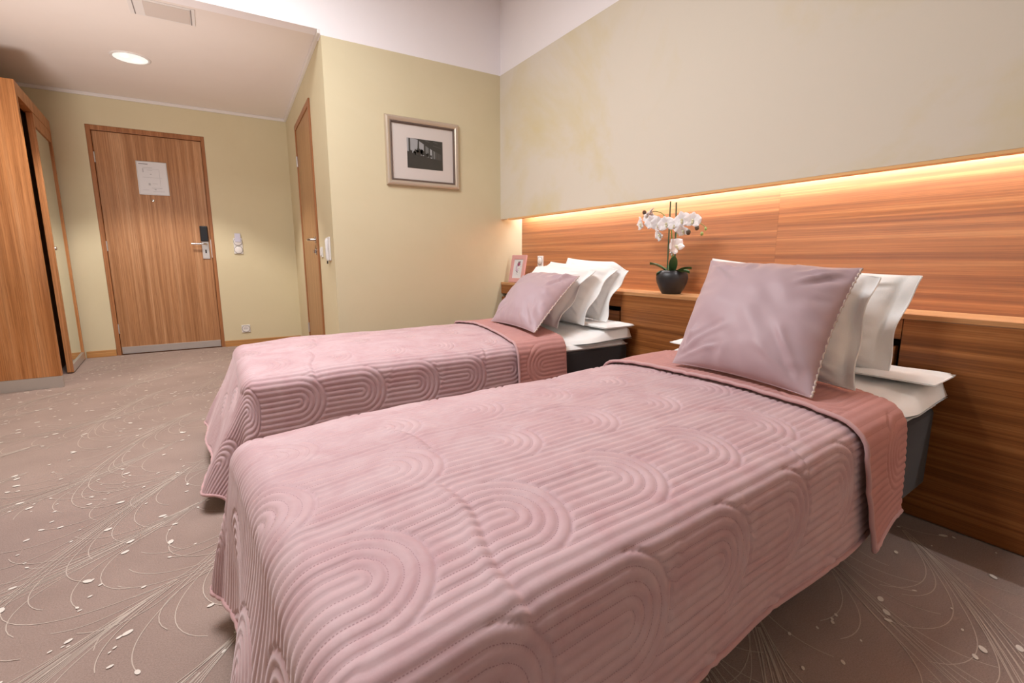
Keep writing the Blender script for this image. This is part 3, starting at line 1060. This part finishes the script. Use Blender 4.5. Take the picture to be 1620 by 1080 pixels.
def bedspread(bed_loc, bed_rz, dr_, s0, t0, t1, xf, fw, label, step=0.004):
    root = thing('bedspread', label, 'bedspread', bed_loc, bed_rz, 'quilted rose bedspreads')
    # main sheet
    t = np.linspace(t0, t1, int((t1 - t0) / step))
    a = np.linspace(0, 1, int((xf(0.45) - s0) / step))
    T = np.repeat(t[None, :], len(a), 0)
    Sx = s0 + (xf(t)[None, :] - s0) * a[:, None]
    P = dr_(Sx, T)
    ph_, rn, hg = quilt(Sx, T)
    n_ = normals(P)
    P = P + n_ * (hg * 0.0052)[..., None]
    np_mesh('quilted_cover', P.reshape(-1, 3), grid_faces(*P.shape[:2]), 'velvet', root, {'phase': ph_, 'run': rn})
    # folded-back head end, seen from its reverse side
    af = np.linspace(0, 1, int(0.34 / step))
    tf = np.linspace(t0 - 0.014, t1 + 0.01, int((t1 - t0) / step))
    T2 = np.repeat(tf[None, :], len(af), 0)
    wd = fw(tf)
    S2 = xf(tf)[None, :] + 0.006 - wd[None, :] * af[:, None]
    Q = dr_(S2, T2)
    nq = normals(Q)
    if nq[len(af) // 2, len(tf) // 2, 2] < 0:
        nq = -nq
    lift = 0.015 * sstep(-0.02, 0.04, af)[:, None] * np.ones_like(T2)
    hang = np.maximum(0, Drape.Rr - T2)
    lift = lift + 0.05 * np.clip(hang, 0, .4) * af[:, None]
    ph2, rn2, hg2 = quilt(2 * xf(tf)[None, :] - S2, T2)
    Q = Q + nq * (lift + hg2 * 0.0036)[..., None]
    np_mesh('folded_edge', Q.reshape(-1, 3), grid_faces(*Q.shape[:2])[:, ::-1], 'reverse', root, {'phase': ph2, 'run': rn2})
    C.objects[-1]['label'] = 'smooth dusty rose reverse side folded back'
    # bindings along the hems
    bd_ = MB()
    st_ = 4
    path = list(P[::-1, 0][::st_]) + list(P[0, ::st_]) + list(P[:, -1][::st_])
    bd_.tube(path, 0.0052, 8)
    bd_.build('binding', 'binding', root, smooth=True, local=True)
    bd_ = MB()
    path = list(Q[:, 0][::st_]) + list(Q[-1, ::st_]) + list(Q[::-1, -1][::st_])
    bd_.tube(path, 0.0060, 8)
    bd_.build('binding', 'binding', root, smooth=True, local=True)
    return root


def soft_box(q, x0, x1, y0, y1, z0, z1, r_=0.02, nx=40, ny=24, amp=0.004, seed=1, sag=0.0):
    """puffy cloth slab: rounded superellipse section closed top and bottom"""
    u = np.linspace(-1, 1, nx)
    v = np.linspace(-1, 1, ny)
    U, V = np.meshgrid(u, v, indexing='ij')
    hx, hy, hz = (x1 - x0) / 2, (y1 - y0) / 2, (z1 - z0) / 2
    cx2, cy2, cz = (x0 + x1) / 2, (y0 + y1) / 2, (z0 + z1) / 2
    Ux = np.sin(U * PI / 2) * 0.35 + U * 0.65
    Vx = np.sin(V * PI / 2) * 0.35 + V * 0.65
    ex = np.minimum((1 - np.abs(Ux)) * hx, (1 - np.abs(Vx)) * hy)
    k = np.clip(ex / r_, 0, 1)
    prof = np.sqrt(np.clip(1 - (1 - k) ** 2, 0, 1))
    X, Y = cx2 + Ux * hx, cy2 + Vx * hy
    nz = amp * vnoise(X * 9 + seed, Y * 9, seed) + amp * 0.5 * vnoise(X * 25, Y * 25 + seed, seed + 1)
    top = np.stack([X, Y, cz + hz * prof + nz * k - sag * (1 - k)], -1)
    bot = np.stack([X, Y, cz - hz * prof], -1)
    F = grid_faces(nx, ny)
    q.add(top.reshape(-1, 3), F.tolist())
    q.add(bot.reshape(-1, 3), F[:, ::-1].tolist())
    return q


def make_bed(loc, rz, label):
    r_ = thing('bed', label, 'bed', loc, rz, 'twin box beds')
    MB().box(0.02, L_, 0.012, W_ - 0.012, 0.150, 0.415).build('base', 'bedbase', r_, bevel=0.012, local=True)
    for x in (0.10, L_ - 0.10):
        for y in (0.10, W_ - 0.10):
            MB().lathe([(0, 0.0), (0.024, 0.0), (0.03, 0.15), (0, 0.15)], (x, y, 0), 16).build('leg', 'leg', r_, local=True, smooth=True, angle=40)
    q_ = soft_box(MB(), 0.045, L_ + 0.005, 0.012, W_ - 0.012, 0.400, 0.448, 0.04, 50, 28, 0.002, 3)
    q_.build('mattress_topper', 'sheet', r_, smooth=True, local=True)
    return r_


def make_duvet(loc, rz, label, seed, tip, hz=(0.517, 0.543)):
    r_ = thing('duvet', label, 'duvet', loc, rz, 'white duvets')
    nx, ny = 60, 60
    x = np.linspace(1.45, L_ + 0.012, nx)
    y = np.linspace(-0.012, W_ + 0.012, ny)
    X, Y = np.meshgrid(x, y, indexing='ij')
    e = np.minimum(np.minimum(Y + 0.012, W_ + 0.012 - Y), np.minimum(L_ + 0.012 - X, X - 1.45))
    under = 1 - sstep(1.50, 1.68, X)
    Y = 0.45 + (Y - 0.45) * (1 - 0.13 * under)
    k = np.clip(e / 0.035, 0, 1)
    prof = np.sqrt(np.clip(1 - (1 - k) ** 2, 0, 1))
    rise = sstep(1.58, 1.92, X)
    thick = 0.016 + 0.034 * rise
    crown = 0.014 * (1 - np.abs(2 * Y / W_ - 1) ** 2.4)
    wr = 0.006 * vnoise(X * 8 + seed, Y * 8, seed) + 0.004 * vnoise(X * 20, Y * 20, seed + 5)
    wr += 0.006 * np.sin((Y * 0.7 + X) * 38 + seed) * np.exp(-((Y - 0.09) / 0.09) ** 2) * rise
    top = 0.452 + crown + thick * prof + (wr + 0.006) * k - 0.012 * under + 0.012 * rise
    bot = 0.444 + 0.012 * rise - 0.01 * under + 0 * X
    a = MB()
    F = grid_faces(nx, ny)
    a.add(np.stack([X, Y, top], -1).reshape(-1, 3), F.tolist())
    a.add(np.stack([X, Y, bot], -1).reshape(-1, 3), F[:, ::-1].tolist())
    a.build('duvet_cover', 'linen', r_, smooth=True, local=True)
    # turned hem lying over the head end, its corner poking out towards the aisle
    a = MB()
    soft_box(a, L_ - 0.20, L_ + 0.020, -0.022, W_ + 0.01, hz[0], hz[1], 0.035, 24, 50, 0.007, seed + 2, tip)
    a.build('turned_hem', 'linen', r_, smooth=True, local=True)
    return r_


def pillow(name, label, cat, group, mat, bl, br, tl, tr, thick, seed, out, flange=0.0, sag=(0, 0), n=64, wrinkle=1.35, piping=None):
    """cushion spanned by four world corners (bottom/top, far/near); out = bulging side"""
    bl, br, tl, tr, out = (np.array(q_, float) for q_ in (bl, br, tl, tr, out))
    c = (bl + br + tl + tr) / 4
    base = np.array([c[0], c[1], min(bl[2], br[2])])
    root = thing(name, label, cat, tuple(base), 0, group)
    u = np.sin(np.linspace(-1, 1, n) * PI / 2) * 0.5 + np.linspace(-1, 1, n) * 0.5
    U, V = np.meshgrid(u, u, indexing='ij')          # U: bl->br (towards the camera side), V: bottom->top
    Ub = U
    if flange:
        lim = 1 - flange
        Ub = np.clip((U + 1) / (lim + 1) * 2 - 1, -1, 1)
    au, av = np.abs(Ub), np.abs(V)
    infl = (np.clip(1 - au ** 2.2, 0, 1) * np.clip(1 - av ** 2.2, 0, 1)) ** 0.62
    # the sides pull in between the corners
    pin = 0.06
    Uc = U * (1 - pin * (1 - V ** 2) * np.abs(U) ** 3)
    Vc = V * (1 - pin * (1 - U ** 2) * np.abs(V) ** 3)
    fu, fv = (Uc + 1) / 2, (Vc + 1) / 2
    P = (bl * ((1 - fu) * (1 - fv))[..., None] + br * (fu * (1 - fv))[..., None] + tl * ((1 - fu) * fv)[..., None] + tr * (fu * fv)[..., None])
    nn = np.cross(br - bl, tl - bl)
    nn /= np.linalg.norm(nn)
    if np.dot(nn, out) < 0:
        nn = -nn
    # wrinkles: radial gathers near the corners and edges, soft dents in the middle
    ang = np.arctan2(V, U)
    rad = np.maximum(np.abs(U), np.abs(V))
    cor = np.minimum(np.abs(U), np.abs(V))
    gath = np.sin(ang * 17 + 2.5 * vnoise(U * 2 + seed, V * 2, seed)) * sstep(0.4, 0.95, rad) * (0.0022 + 0.0050 * sstep(0.25, 0.8, cor))
    dent = 0.007 * vnoise(U * 2.2 + seed, V * 2.2 + 9, seed + 1) + 0.003 * vnoise(U * 5 + V * 3 + seed, V * 4 - U * 2, seed + 2)
    rc = random.Random(seed * 17 + 1)
    ridge = np.zeros_like(U)
    for i in range(26):
        if i < 14:                                   # from the corners
            px, py = rc.choice((-1, 1)) * rc.uniform(.82, .98), rc.choice((-1, 1)) * rc.uniform(.82, .98)
            an = math.atan2(-py, -px) + rc.uniform(-.55, .55)
            ln_, am = rc.uniform(.35, .95), rc.uniform(.003, .008)
        else:                                        # short gathers along the edges
            e_ = rc.uniform(-.8, .8)
            px, py, an = rc.choice(((e_, -.97, PI / 2), (e_, .97, -PI / 2), (.97, e_, PI), (-.97, e_, 0)))
            an += rc.uniform(-.5, .5)
            ln_, am = rc.uniform(.15, .45), rc.uniform(.002, .005)
        al = (U - px) * math.cos(an) + (V - py) * math.sin(an)
        ac = -(U - px) * math.sin(an) + (V - py) * math.cos(an) + 0.10 * al * al * rc.uniform(-1, 1)
        wd_ = rc.uniform(.022, .05)
        ridge += am * sstep(-.02, .1, al) * sstep(0, .35 * ln_, ln_ - al) * (np.exp(-(ac / wd_) ** 2) - .6 * np.exp(-((ac - 1.7 * wd_) / wd_) ** 2))
    wob = wrinkle * (gath + dent + ridge) * np.clip(infl * 1.5, 0, 1)
    dn = np.zeros_like(P)
    dn[..., 2] = -sag[0] * sstep(0.55, 1.0, U) * sstep(-0.2, 1.0, V)
    dn[..., 0] = sag[1] * sstep(0.55, 1.0, U) * sstep(-0.2, 1.0, V)
    if flange:
        fl_ = sstep(1 - flange, 1.0, U)
        dn += nn * (0.012 * np.sin(V * 5.5 + seed) * fl_)[..., None]
    front = P + nn * (infl * thick * 0.60 + wob + 0.002)[..., None] + dn
    back = P - nn * (infl * thick * 0.20 + 0.002)[..., None] + dn
    F = grid_faces(n, n)
    flip = np.dot(np.cross(br - bl, tl - bl), nn) < 0
    a = MB()
    a.add(front.reshape(-1, 3), (F[:, ::-1] if flip else F).tolist())
    a.add(back.reshape(-1, 3), (F if flip else F[:, ::-1]).tolist())
    a.build('cover', mat, root, smooth=True)
    mid = (front + back) / 2
    path = list(mid[:, 0]) + list(mid[-1, 1:]) + list(mid[::-1, -1][1:]) + list(mid[0, ::-1][1:-1])
    if piping == 'lace':
        # zip edge with a narrow frilled tape on two sides
        MB().tube(path, 0.0022, 6, closed=True).build('piping', mat, root, smooth=True)
        for pth in (list(mid[-1, :]),):
            w2 = [p + nn * (0.003 * math.sin(i * 2.1)) for i, p in enumerate(pth)]
            MB().tube(w2, [0.0026 + 0.0016 * (i % 2) for i in range(len(w2))], 6).build('zip_tape', 'lace', root, smooth=True)
    else:
        MB().tube(path, 0.0030, 6, closed=True).build('piping', mat, root, smooth=True)
    return root


A2 = math.radians(3.6)
B1 = (0.05, 1.945, 0)
B2 = (1.985 - L_ * math.cos(A2), 0.545 - L_ * math.sin(A2), 0)
make_bed(B1, 0, 'charcoal box bed with white mattress nearer the yellow picture wall')
make_bed(B2, A2, 'charcoal box bed with white mattress nearest the camera')
make_duvet(B1, 0, 'white duvet under the bedspread on the bed by picture wall', 3, 0.0)
make_duvet(B2, A2, 'white duvet with loose corner on the bed nearest the camera', 8, 0.004, (0.522, 0.541))
bedspread(B1, 0, Drape(1.0, 0.470, 0.016, 0.16, 0.30), -0.400, -0.30, 1.175,
          lambda t: 1.475 + 0.12 * np.clip(t, 0, .9) / .9, lambda t: 0.305 + 0.03 * np.clip(t, 0, .9) / .9,
          'rose quilted velvet bedspread on the bed beside the picture wall')
bedspread(B2, A2, Drape(2.6, 0.470, 0.022, 0.19, 0.07), -0.360, -0.262, 1.165,
          lambda t: 1.560 + 0.11 * np.clip(t, 0, .9) / .9 + 0.06 * np.clip(-t, 0, .3), lambda t: 0.305 + 0.05 * np.clip(t, 0, .9) / .9,
          'rose quilted velvet bedspread on the bed nearest the camera')

OUT = (-1, 0, 0.4)
GW, GC = 'white bed pillows', 'mauve scatter cushions'
# near bed
pillow('cushion', 'mauve satin cushion propped on the bed nearest the camera', 'cushion', GC, 'cushion',
       (1.350, 1.105, 0.540), (1.352, 0.640, 0.528), (1.635, 1.185, 0.893), (1.630, 0.672, 0.872), 0.17, 4, OUT, piping='lace')
pillow('pillow', 'white pillow directly behind the mauve cushion on the nearest bed', 'pillow', GW, 'linen',
       (1.560, 1.235, 0.535), (1.540, 0.615, 0.528), (1.730, 1.25, 0.872), (1.738, 0.668, 0.848), 0.19, 12, OUT, 0.11)
pillow('pillow', 'white pillow leaning on the headboard ledge, rearmost on the nearest bed', 'pillow', GW, 'linen',
       (1.830, 1.335, 0.540), (1.820, 0.640, 0.535), (1.905, 1.375, 0.900), (1.935, 0.622, 0.842), 0.19, 21, OUT, 0.13, (0.0, 0.0))
# far bed
pillow('cushion', 'mauve satin cushion lying tilted on the bed beside the picture wall', 'cushion', GC, 'cushion',
       (1.372, 2.455, 0.540), (1.368, 1.995, 0.530), (1.725, 2.56, 0.800), (1.740, 2.100, 0.806), 0.17, 31, OUT, piping='lace')
pillow('pillow', 'white pillow right behind the mauve cushion on the picture-wall bed', 'pillow', GW, 'linen',
       (1.590, 2.66, 0.535), (1.570, 2.075, 0.530), (1.855, 2.64, 0.850), (1.850, 2.105, 0.838), 0.19, 43, OUT, 0.12)
pillow('pillow', 'middle white pillow of the stack on the picture-wall bed', 'pillow', GW, 'linen',
       (1.760, 2.68, 0.540), (1.745, 2.065, 0.535), (1.925, 2.62, 0.880), (1.960, 2.060, 0.862), 0.18, 55, OUT, 0.14, (0.02, 0.02))
pillow('pillow', 'rearmost white pillow whose end sags over the headboard ledge', 'pillow', GW, 'linen',
       (1.905, 2.64, 0.545), (1.895, 2.045, 0.545), (1.975, 2.50, 0.905), (2.02, 2.015, 0.885), 0.14, 66, OUT, 0.20, (0.055, 0.02))

# ------------------------------------------------------------------ things on the ledge
ZL = 0.7125
# small pink photo frame, leaning back
fr_ = thing('photo_frame', 'small pink wooden frame with watercolour figure on headboard ledge', 'picture frame', (2.12, 3.29, ZL))
Cb = np.array((2.075, 3.395, ZL))                # bottom far corner
ey = np.array((0.030, -0.230, 0.0))
ey = ey / np.linalg.norm(ey)
nrm = np.array((ey[1], -ey[0], 0.0))             # faces the room
up = np.array((0, 0, 1.0)) * math.cos(0.2) - nrm * math.sin(0.2)
FW, FH = 0.178, 0.222
nv = np.cross(ey, up)
nv /= np.linalg.norm(nv)
if nv[0] > 0:
    nv = -nv


def fbox(q_, a0, a1, b0, b1, c0, c1):
    return q_.obox(Cb + ey * a0 + up * b0 + nv * c0, ey * (a1 - a0), up * (b1 - b0), nv * (c1 - c0))


q = MB()
fw_ = 0.033
fbox(q, 0, fw_, 0, FH, 0, 0.014)
fbox(q, FW - fw_, FW, 0, FH, 0, 0.014)
fbox(q, fw_, FW - fw_, 0, fw_ * 1.05, 0, 0.014)
fbox(q, fw_, FW - fw_, FH - fw_ * 1.05, FH, 0, 0.014)
q.build('frame', 'pinkframe', fr_, bevel=0.0015)
q = MB()
fbox(q, fw_ - .004, FW - fw_ + .004, fw_ - .004, FH - fw_ + .004, 0.002, 0.008)
q.build('drawing_sheet', 'paper', fr_)
q = MB()


def blob(k, a, b_, ra, rb, n_=9, jag=0.25, lift=0.0084, sd=0):
    rr_ = random.Random(sd + int(a * 9999))
    q.k = k
    pts = []
    for i in range(n_):
        t = 2 * PI * i / n_
        f_ = 1 + rr_.uniform(-jag, jag)
        pts.append(Cb + ey * (a + ra * f_ * math.cos(t)) + up * (b_ + rb * f_ * math.sin(t)) + nv * lift)
    q.add(pts, [tuple(range(n_))])


blob(0, 0.096, 0.150, 0.017, 0.014, 10, 0.3)
blob(1, 0.090, 0.163, 0.006, 0.010, 7, 0.3, 0.0088)
blob(1, 0.106, 0.166, 0.006, 0.009, 7, 0.3, 0.0088)
blob(1, 0.086, 0.144, 0.007, 0.012, 7, 0.3, 0.0088)
blob(0, 0.099, 0.148, 0.011, 0.010, 9, 0.3, 0.0092)
blob(2, 0.072, 0.118, 0.010, 0.022, 9, 0.35)
blob(2, 0.080, 0.098, 0.014, 0.010, 9, 0.35, 0.0086)
for (a, b_, s) in ((0.092, 0.113, .003), (0.106, 0.112, .003), (0.069, 0.098, .004), (0.082, 0.088, .007), (0.090, 0.084, .006), (0.104, 0.098, .002), (0.086, 0.070, .003), (0.096, 0.066, .002), (0.124, 0.130, .003), (0.078, 0.062, .002), (0.118, 0.076, .002)):
    blob(1, a, b_, s, s * 0.7, 6, 0.3, 0.0093)
q.build('watercolour_mark', ['wc1', 'wc2', 'wc3'], fr_)
q = MB()
fbox(q, FW / 2 - 0.02, FW / 2 + 0.02, 0.0, 0.004, -0.03, 0)
q.obox(Cb + ey * (FW / 2 - 0.02) + up * 0.12, ey * 0.04, (-nv * 0.045 + np.array((0, 0, -0.118))), nv * 0.003)
q.build('easel_back', 'closet_dk', fr_)

# orchid
OX, OY = 2.128, 1.782
orc = thing('potted_orchid', 'white artificial orchid in round black pot on headboard ledge', 'plant', (OX, OY, ZL))
MB().lathe([(0, 0.0), (0.047, 0.0), (0.051, 0.004), (0.066, 0.030), (0.079, 0.060), (0.084, 0.085), (0.081, 0.106), (0.070, 0.121), (0.060, 0.127), (0.054, 0.126), (0.052, 0.118), (0.055, 0.105)], (OX, OY, ZL), 48).build('pot', 'pot', orc, smooth=True, angle=70)
MB().lathe([(0, 0.114), (0.03, 0.113), (0.056, 0.108)], (OX, OY, ZL), 24).build('moss', 'moss', orc, smooth=True)


def leaf(base_, dirv, ln, wd, rise, droop):
    d = np.array((dirv[0], dirv[1], 0.0))
    d /= np.linalg.norm(d)
    s_ = np.array((-d[1], d[0], 0))
    n_ = 12
    vs, fs = [], []
    for lay in (0.0, -0.003):
        for i in range(n_):
            t = i / (n_ - 1)
            c_ = np.array(base_) + d * ln * t + np.array((0, 0, rise * t - droop * t * t))
            w_ = wd * (math.sin(PI * (0.12 + 0.88 * t)) ** 0.7 if t < 0.999 else 0.02)
            for k in (-1, 0, 1):
                vs.append(c_ + s_ * w_ * k + np.array((0, 0, 0.010 * abs(k) + lay)))
    for lay in (0, 1):
        o_ = lay * n_ * 3
        for i in range(n_ - 1):
            for k in (0, 1):
                f_ = (o_ + i * 3 + k, o_ + i * 3 + k + 1, o_ + i * 3 + k + 4, o_ + i * 3 + k + 3)
                fs.append(f_ if lay else f_[::-1])
    return MB().add(vs, fs)


for dv, ln, wd, ri, dp in (((-0.4, 0.9), 0.115, 0.020, 0.10, 0.045), ((-0.6, -0.55), 0.10, 0.022, 0.12, 0.03), ((-0.2, -1.0), 0.125, 0.020, 0.06, 0.05), ((-0.7, 0.35), 0.08, 0.019, 0.055, 0.06), ((0.5, 0.6), 0.09, 0.018, 0.09, 0.05), ((0.4, -0.8), 0.09, 0.018, 0.08, 0.05)):
    leaf((OX + dv[0] * 0.012, OY + dv[1] * 0.012, ZL + 0.105), dv, ln, wd, ri, dp).build('leaf', 'leaf', orc, smooth=True)
for y, x, top in ((OY + 0.030, OX - 0.005, 1.205), (OY - 0.028, OX - 0.012, 1.195)):
    MB().cyl((x, y, ZL + 0.10), (x, y + (0.003 if y > OY else 0.016), top), 0.0040, seg=8).build('stake', 'stake', orc, smooth=True, angle=60)
sA = [(OX, OY + 0.004, ZL + .105), (OX - .005, OY + 0.004, 0.95), (OX - .01, OY + 0.016, 1.06), (OX - .02, OY + 0.040, 1.115), (OX - .02, OY + 0.085, 1.150), (OX - .02, OY + 0.15, 1.160), (OX - .02, OY + 0.215, 1.135)]
sB = [(OX, OY - 0.012, ZL + .105), (OX - .005, OY - 0.016, 0.93), (OX - .01, OY - 0.022, 1.04), (OX - .02, OY - 0.050, 1.095), (OX - .02, OY - 0.105, 1.105), (OX - .02, OY - 0.16, 1.085), (OX - .02, OY - 0.215, 1.052)]


def smooth_path(p, k=6):
    p = np.array(p)
    out = []
    for i in range(len(p) - 1):
        p0, p1, p2, p3 = p[max(i - 1, 0)], p[i], p[i + 1], p[min(i + 2, len(p) - 1)]
        for t in np.linspace(0, 1, k, endpoint=False):
            out.append(0.5 * ((2 * p1) + (-p0 + p2) * t + (2 * p0 - 5 * p1 + 4 * p2 - p3) * t ** 2 + (-p0 + 3 * p1 - 3 * p2 + p3) * t ** 3))
    out.append(p[-1])
    return out


for s_ in (sA, sB):
    pth = smooth_path(s_)
    MB().tube(pth, list(np.linspace(0.0042, 0.0018, len(pth))), 8).build('stem', 'stem', orc, smooth=True)
# third short stem carrying the low flower
MB().tube(smooth_path([(OX - .004, OY - 0.014, 0.93), (OX - .015, OY - 0.03, 0.96), (OX - .02, OY - 0.045, 0.985)]), 0.0022, 6).build('stem', 'stem', orc, smooth=True)


def petal_mesh(name, ln, wd, pw):
    n_, m_ = 9, 7
    vs, fs = [], []
    for lay in (0.0, -0.0012):
        for i in range(n_):
            t = i / (n_ - 1)
            w_ = wd * (math.sin(PI * (0.06 + 0.92 * t ** pw))) ** 0.75
            for j in range(m_):
                k = j / (m_ - 1) * 2 - 1
                vs.append((k * w_, t * ln, 0.010 * t * t + 0.004 * math.sin(t * 3) - 0.006 * k * k * t + 0.0016 * math.sin(9 * t + 5 * k) + lay))
    for lay in (0, 1):
        o_ = lay * n_ * m_
        for i in range(n_ - 1):
            for j in range(m_ - 1):
                f_ = (o_ + i * m_ + j, o_ + i * m_ + j + 1, o_ + (i + 1) * m_ + j + 1, o_ + (i + 1) * m_ + j)
                fs.append(f_[::-1] if lay else f_)
    me = bpy.data.meshes.new(name)
    me.from_pydata(vs, [], fs)
    me.polygons.foreach_set('use_smooth', [True] * len(me.polygons))
    me.materials.append(M['petal'])
    return me


PBIG, PSM = petal_mesh('broad_petal', 0.040, 0.027, 0.8), petal_mesh('narrow_sepal', 0.040, 0.016, 0.9)
rf = random.Random(3)


def flower(p, facing, roll, s):
    f_ = Vector(facing).normalized()
    rot = f_.to_track_quat('Z', 'Y').to_matrix().to_4x4() @ Matrix.Rotation(roll, 4, 'Z')
    mw = Matrix.Translation(Vector(p) - Vector((OX, OY, ZL))) @ rot @ Matrix.Scale(s, 4)
    c_ = MB().ball((0, 0, 0.006), 0.006, 10, 6, (1, 1.1, 1.4)).ball((0, -0.009, 0.008), 0.007, 10, 6, (0.8, 1.2, .7)).build('flower', 'lip', orc, smooth=True, local=True)
    c_.data.transform(mw)
    for ang, me, ss in ((0, PSM, 1.0), (2 * PI / 3 * 1.05, PSM, 1.0), (-2 * PI / 3 * 1.05, PSM, 1.0), (PI / 2 * 0.86, PBIG, 1.05), (-PI / 2 * 0.86, PBIG, 1.05)):
        o_ = bpy.data.objects.new('petal', me)
        C.objects.link(o_)
        o_.parent = c_
        o_.matrix_basis = mw @ Matrix.Rotation(ang, 4, 'Z') @ Matrix.Scale(ss, 4) @ Matrix.Rotation(rf.uniform(-0.12, 0.22), 4, 'X')


FL = [((OX - .045, OY + 0.195, 1.095), (-1, .55, -.15), .2, 1.05), ((OX - .03, OY + 0.155, 1.125), (-.9, -.1, .3), -.3, 0.95), ((OX - .045, OY + 0.115, 1.100), (-1, -.35, .0), .4, 1.05),
      ((OX - .04, OY + 0.145, 1.150), (-.6, .4, .7), .1, 0.9), ((OX - .055, OY + 0.060, 1.085), (-1, -.1, -.2), -.2, 1.15), ((OX - .05, OY + 0.055, 1.030), (-.9, .3, -.5), .5, 0.95),
      ((OX - .055, OY + 0.010, 1.082), (-1, -.5, .1), .3, 1.1), ((OX - .045, OY - 0.040, 1.072), (-1, -.2, .1), -.4, 1.0), ((OX - .05, OY - 0.090, 1.095), (-1, -.15, .2), .2, 1.2),
      ((OX - .045, OY - 0.095, 1.045), (-.8, -.1, -.6), .1, 1.0), ((OX - .045, OY - 0.150, 1.090), (-1, -.4, .1), -.1, 1.1), ((OX - .045, OY - 0.050, 0.965), (-.35, -1, .1), .6, 1.15), ((OX - .05, OY - 0.035, 0.945), (-.8, .9, -.1), .2, 0.85)]
for a in FL:
    flower(*a)
for p, r_, mt in (((OX - .03, OY + 0.192, 1.158), 0.011, 'bud'), ((OX - .03, OY + 0.222, 1.105), 0.007, 'bud'), ((OX - .05, OY - 0.130, 1.035), 0.012, 'bud'), ((OX - .04, OY - 0.172, 1.055), 0.011, 'bud'),
                  ((OX - .02, OY - 0.188, 1.025), 0.008, 'gbud'), ((OX - .02, OY - 0.208, 1.048), 0.007, 'gbud')):
    MB().ball(p, r_, 10, 8, (1, 1, 1.25)).build('bud', mt, orc, smooth=True)
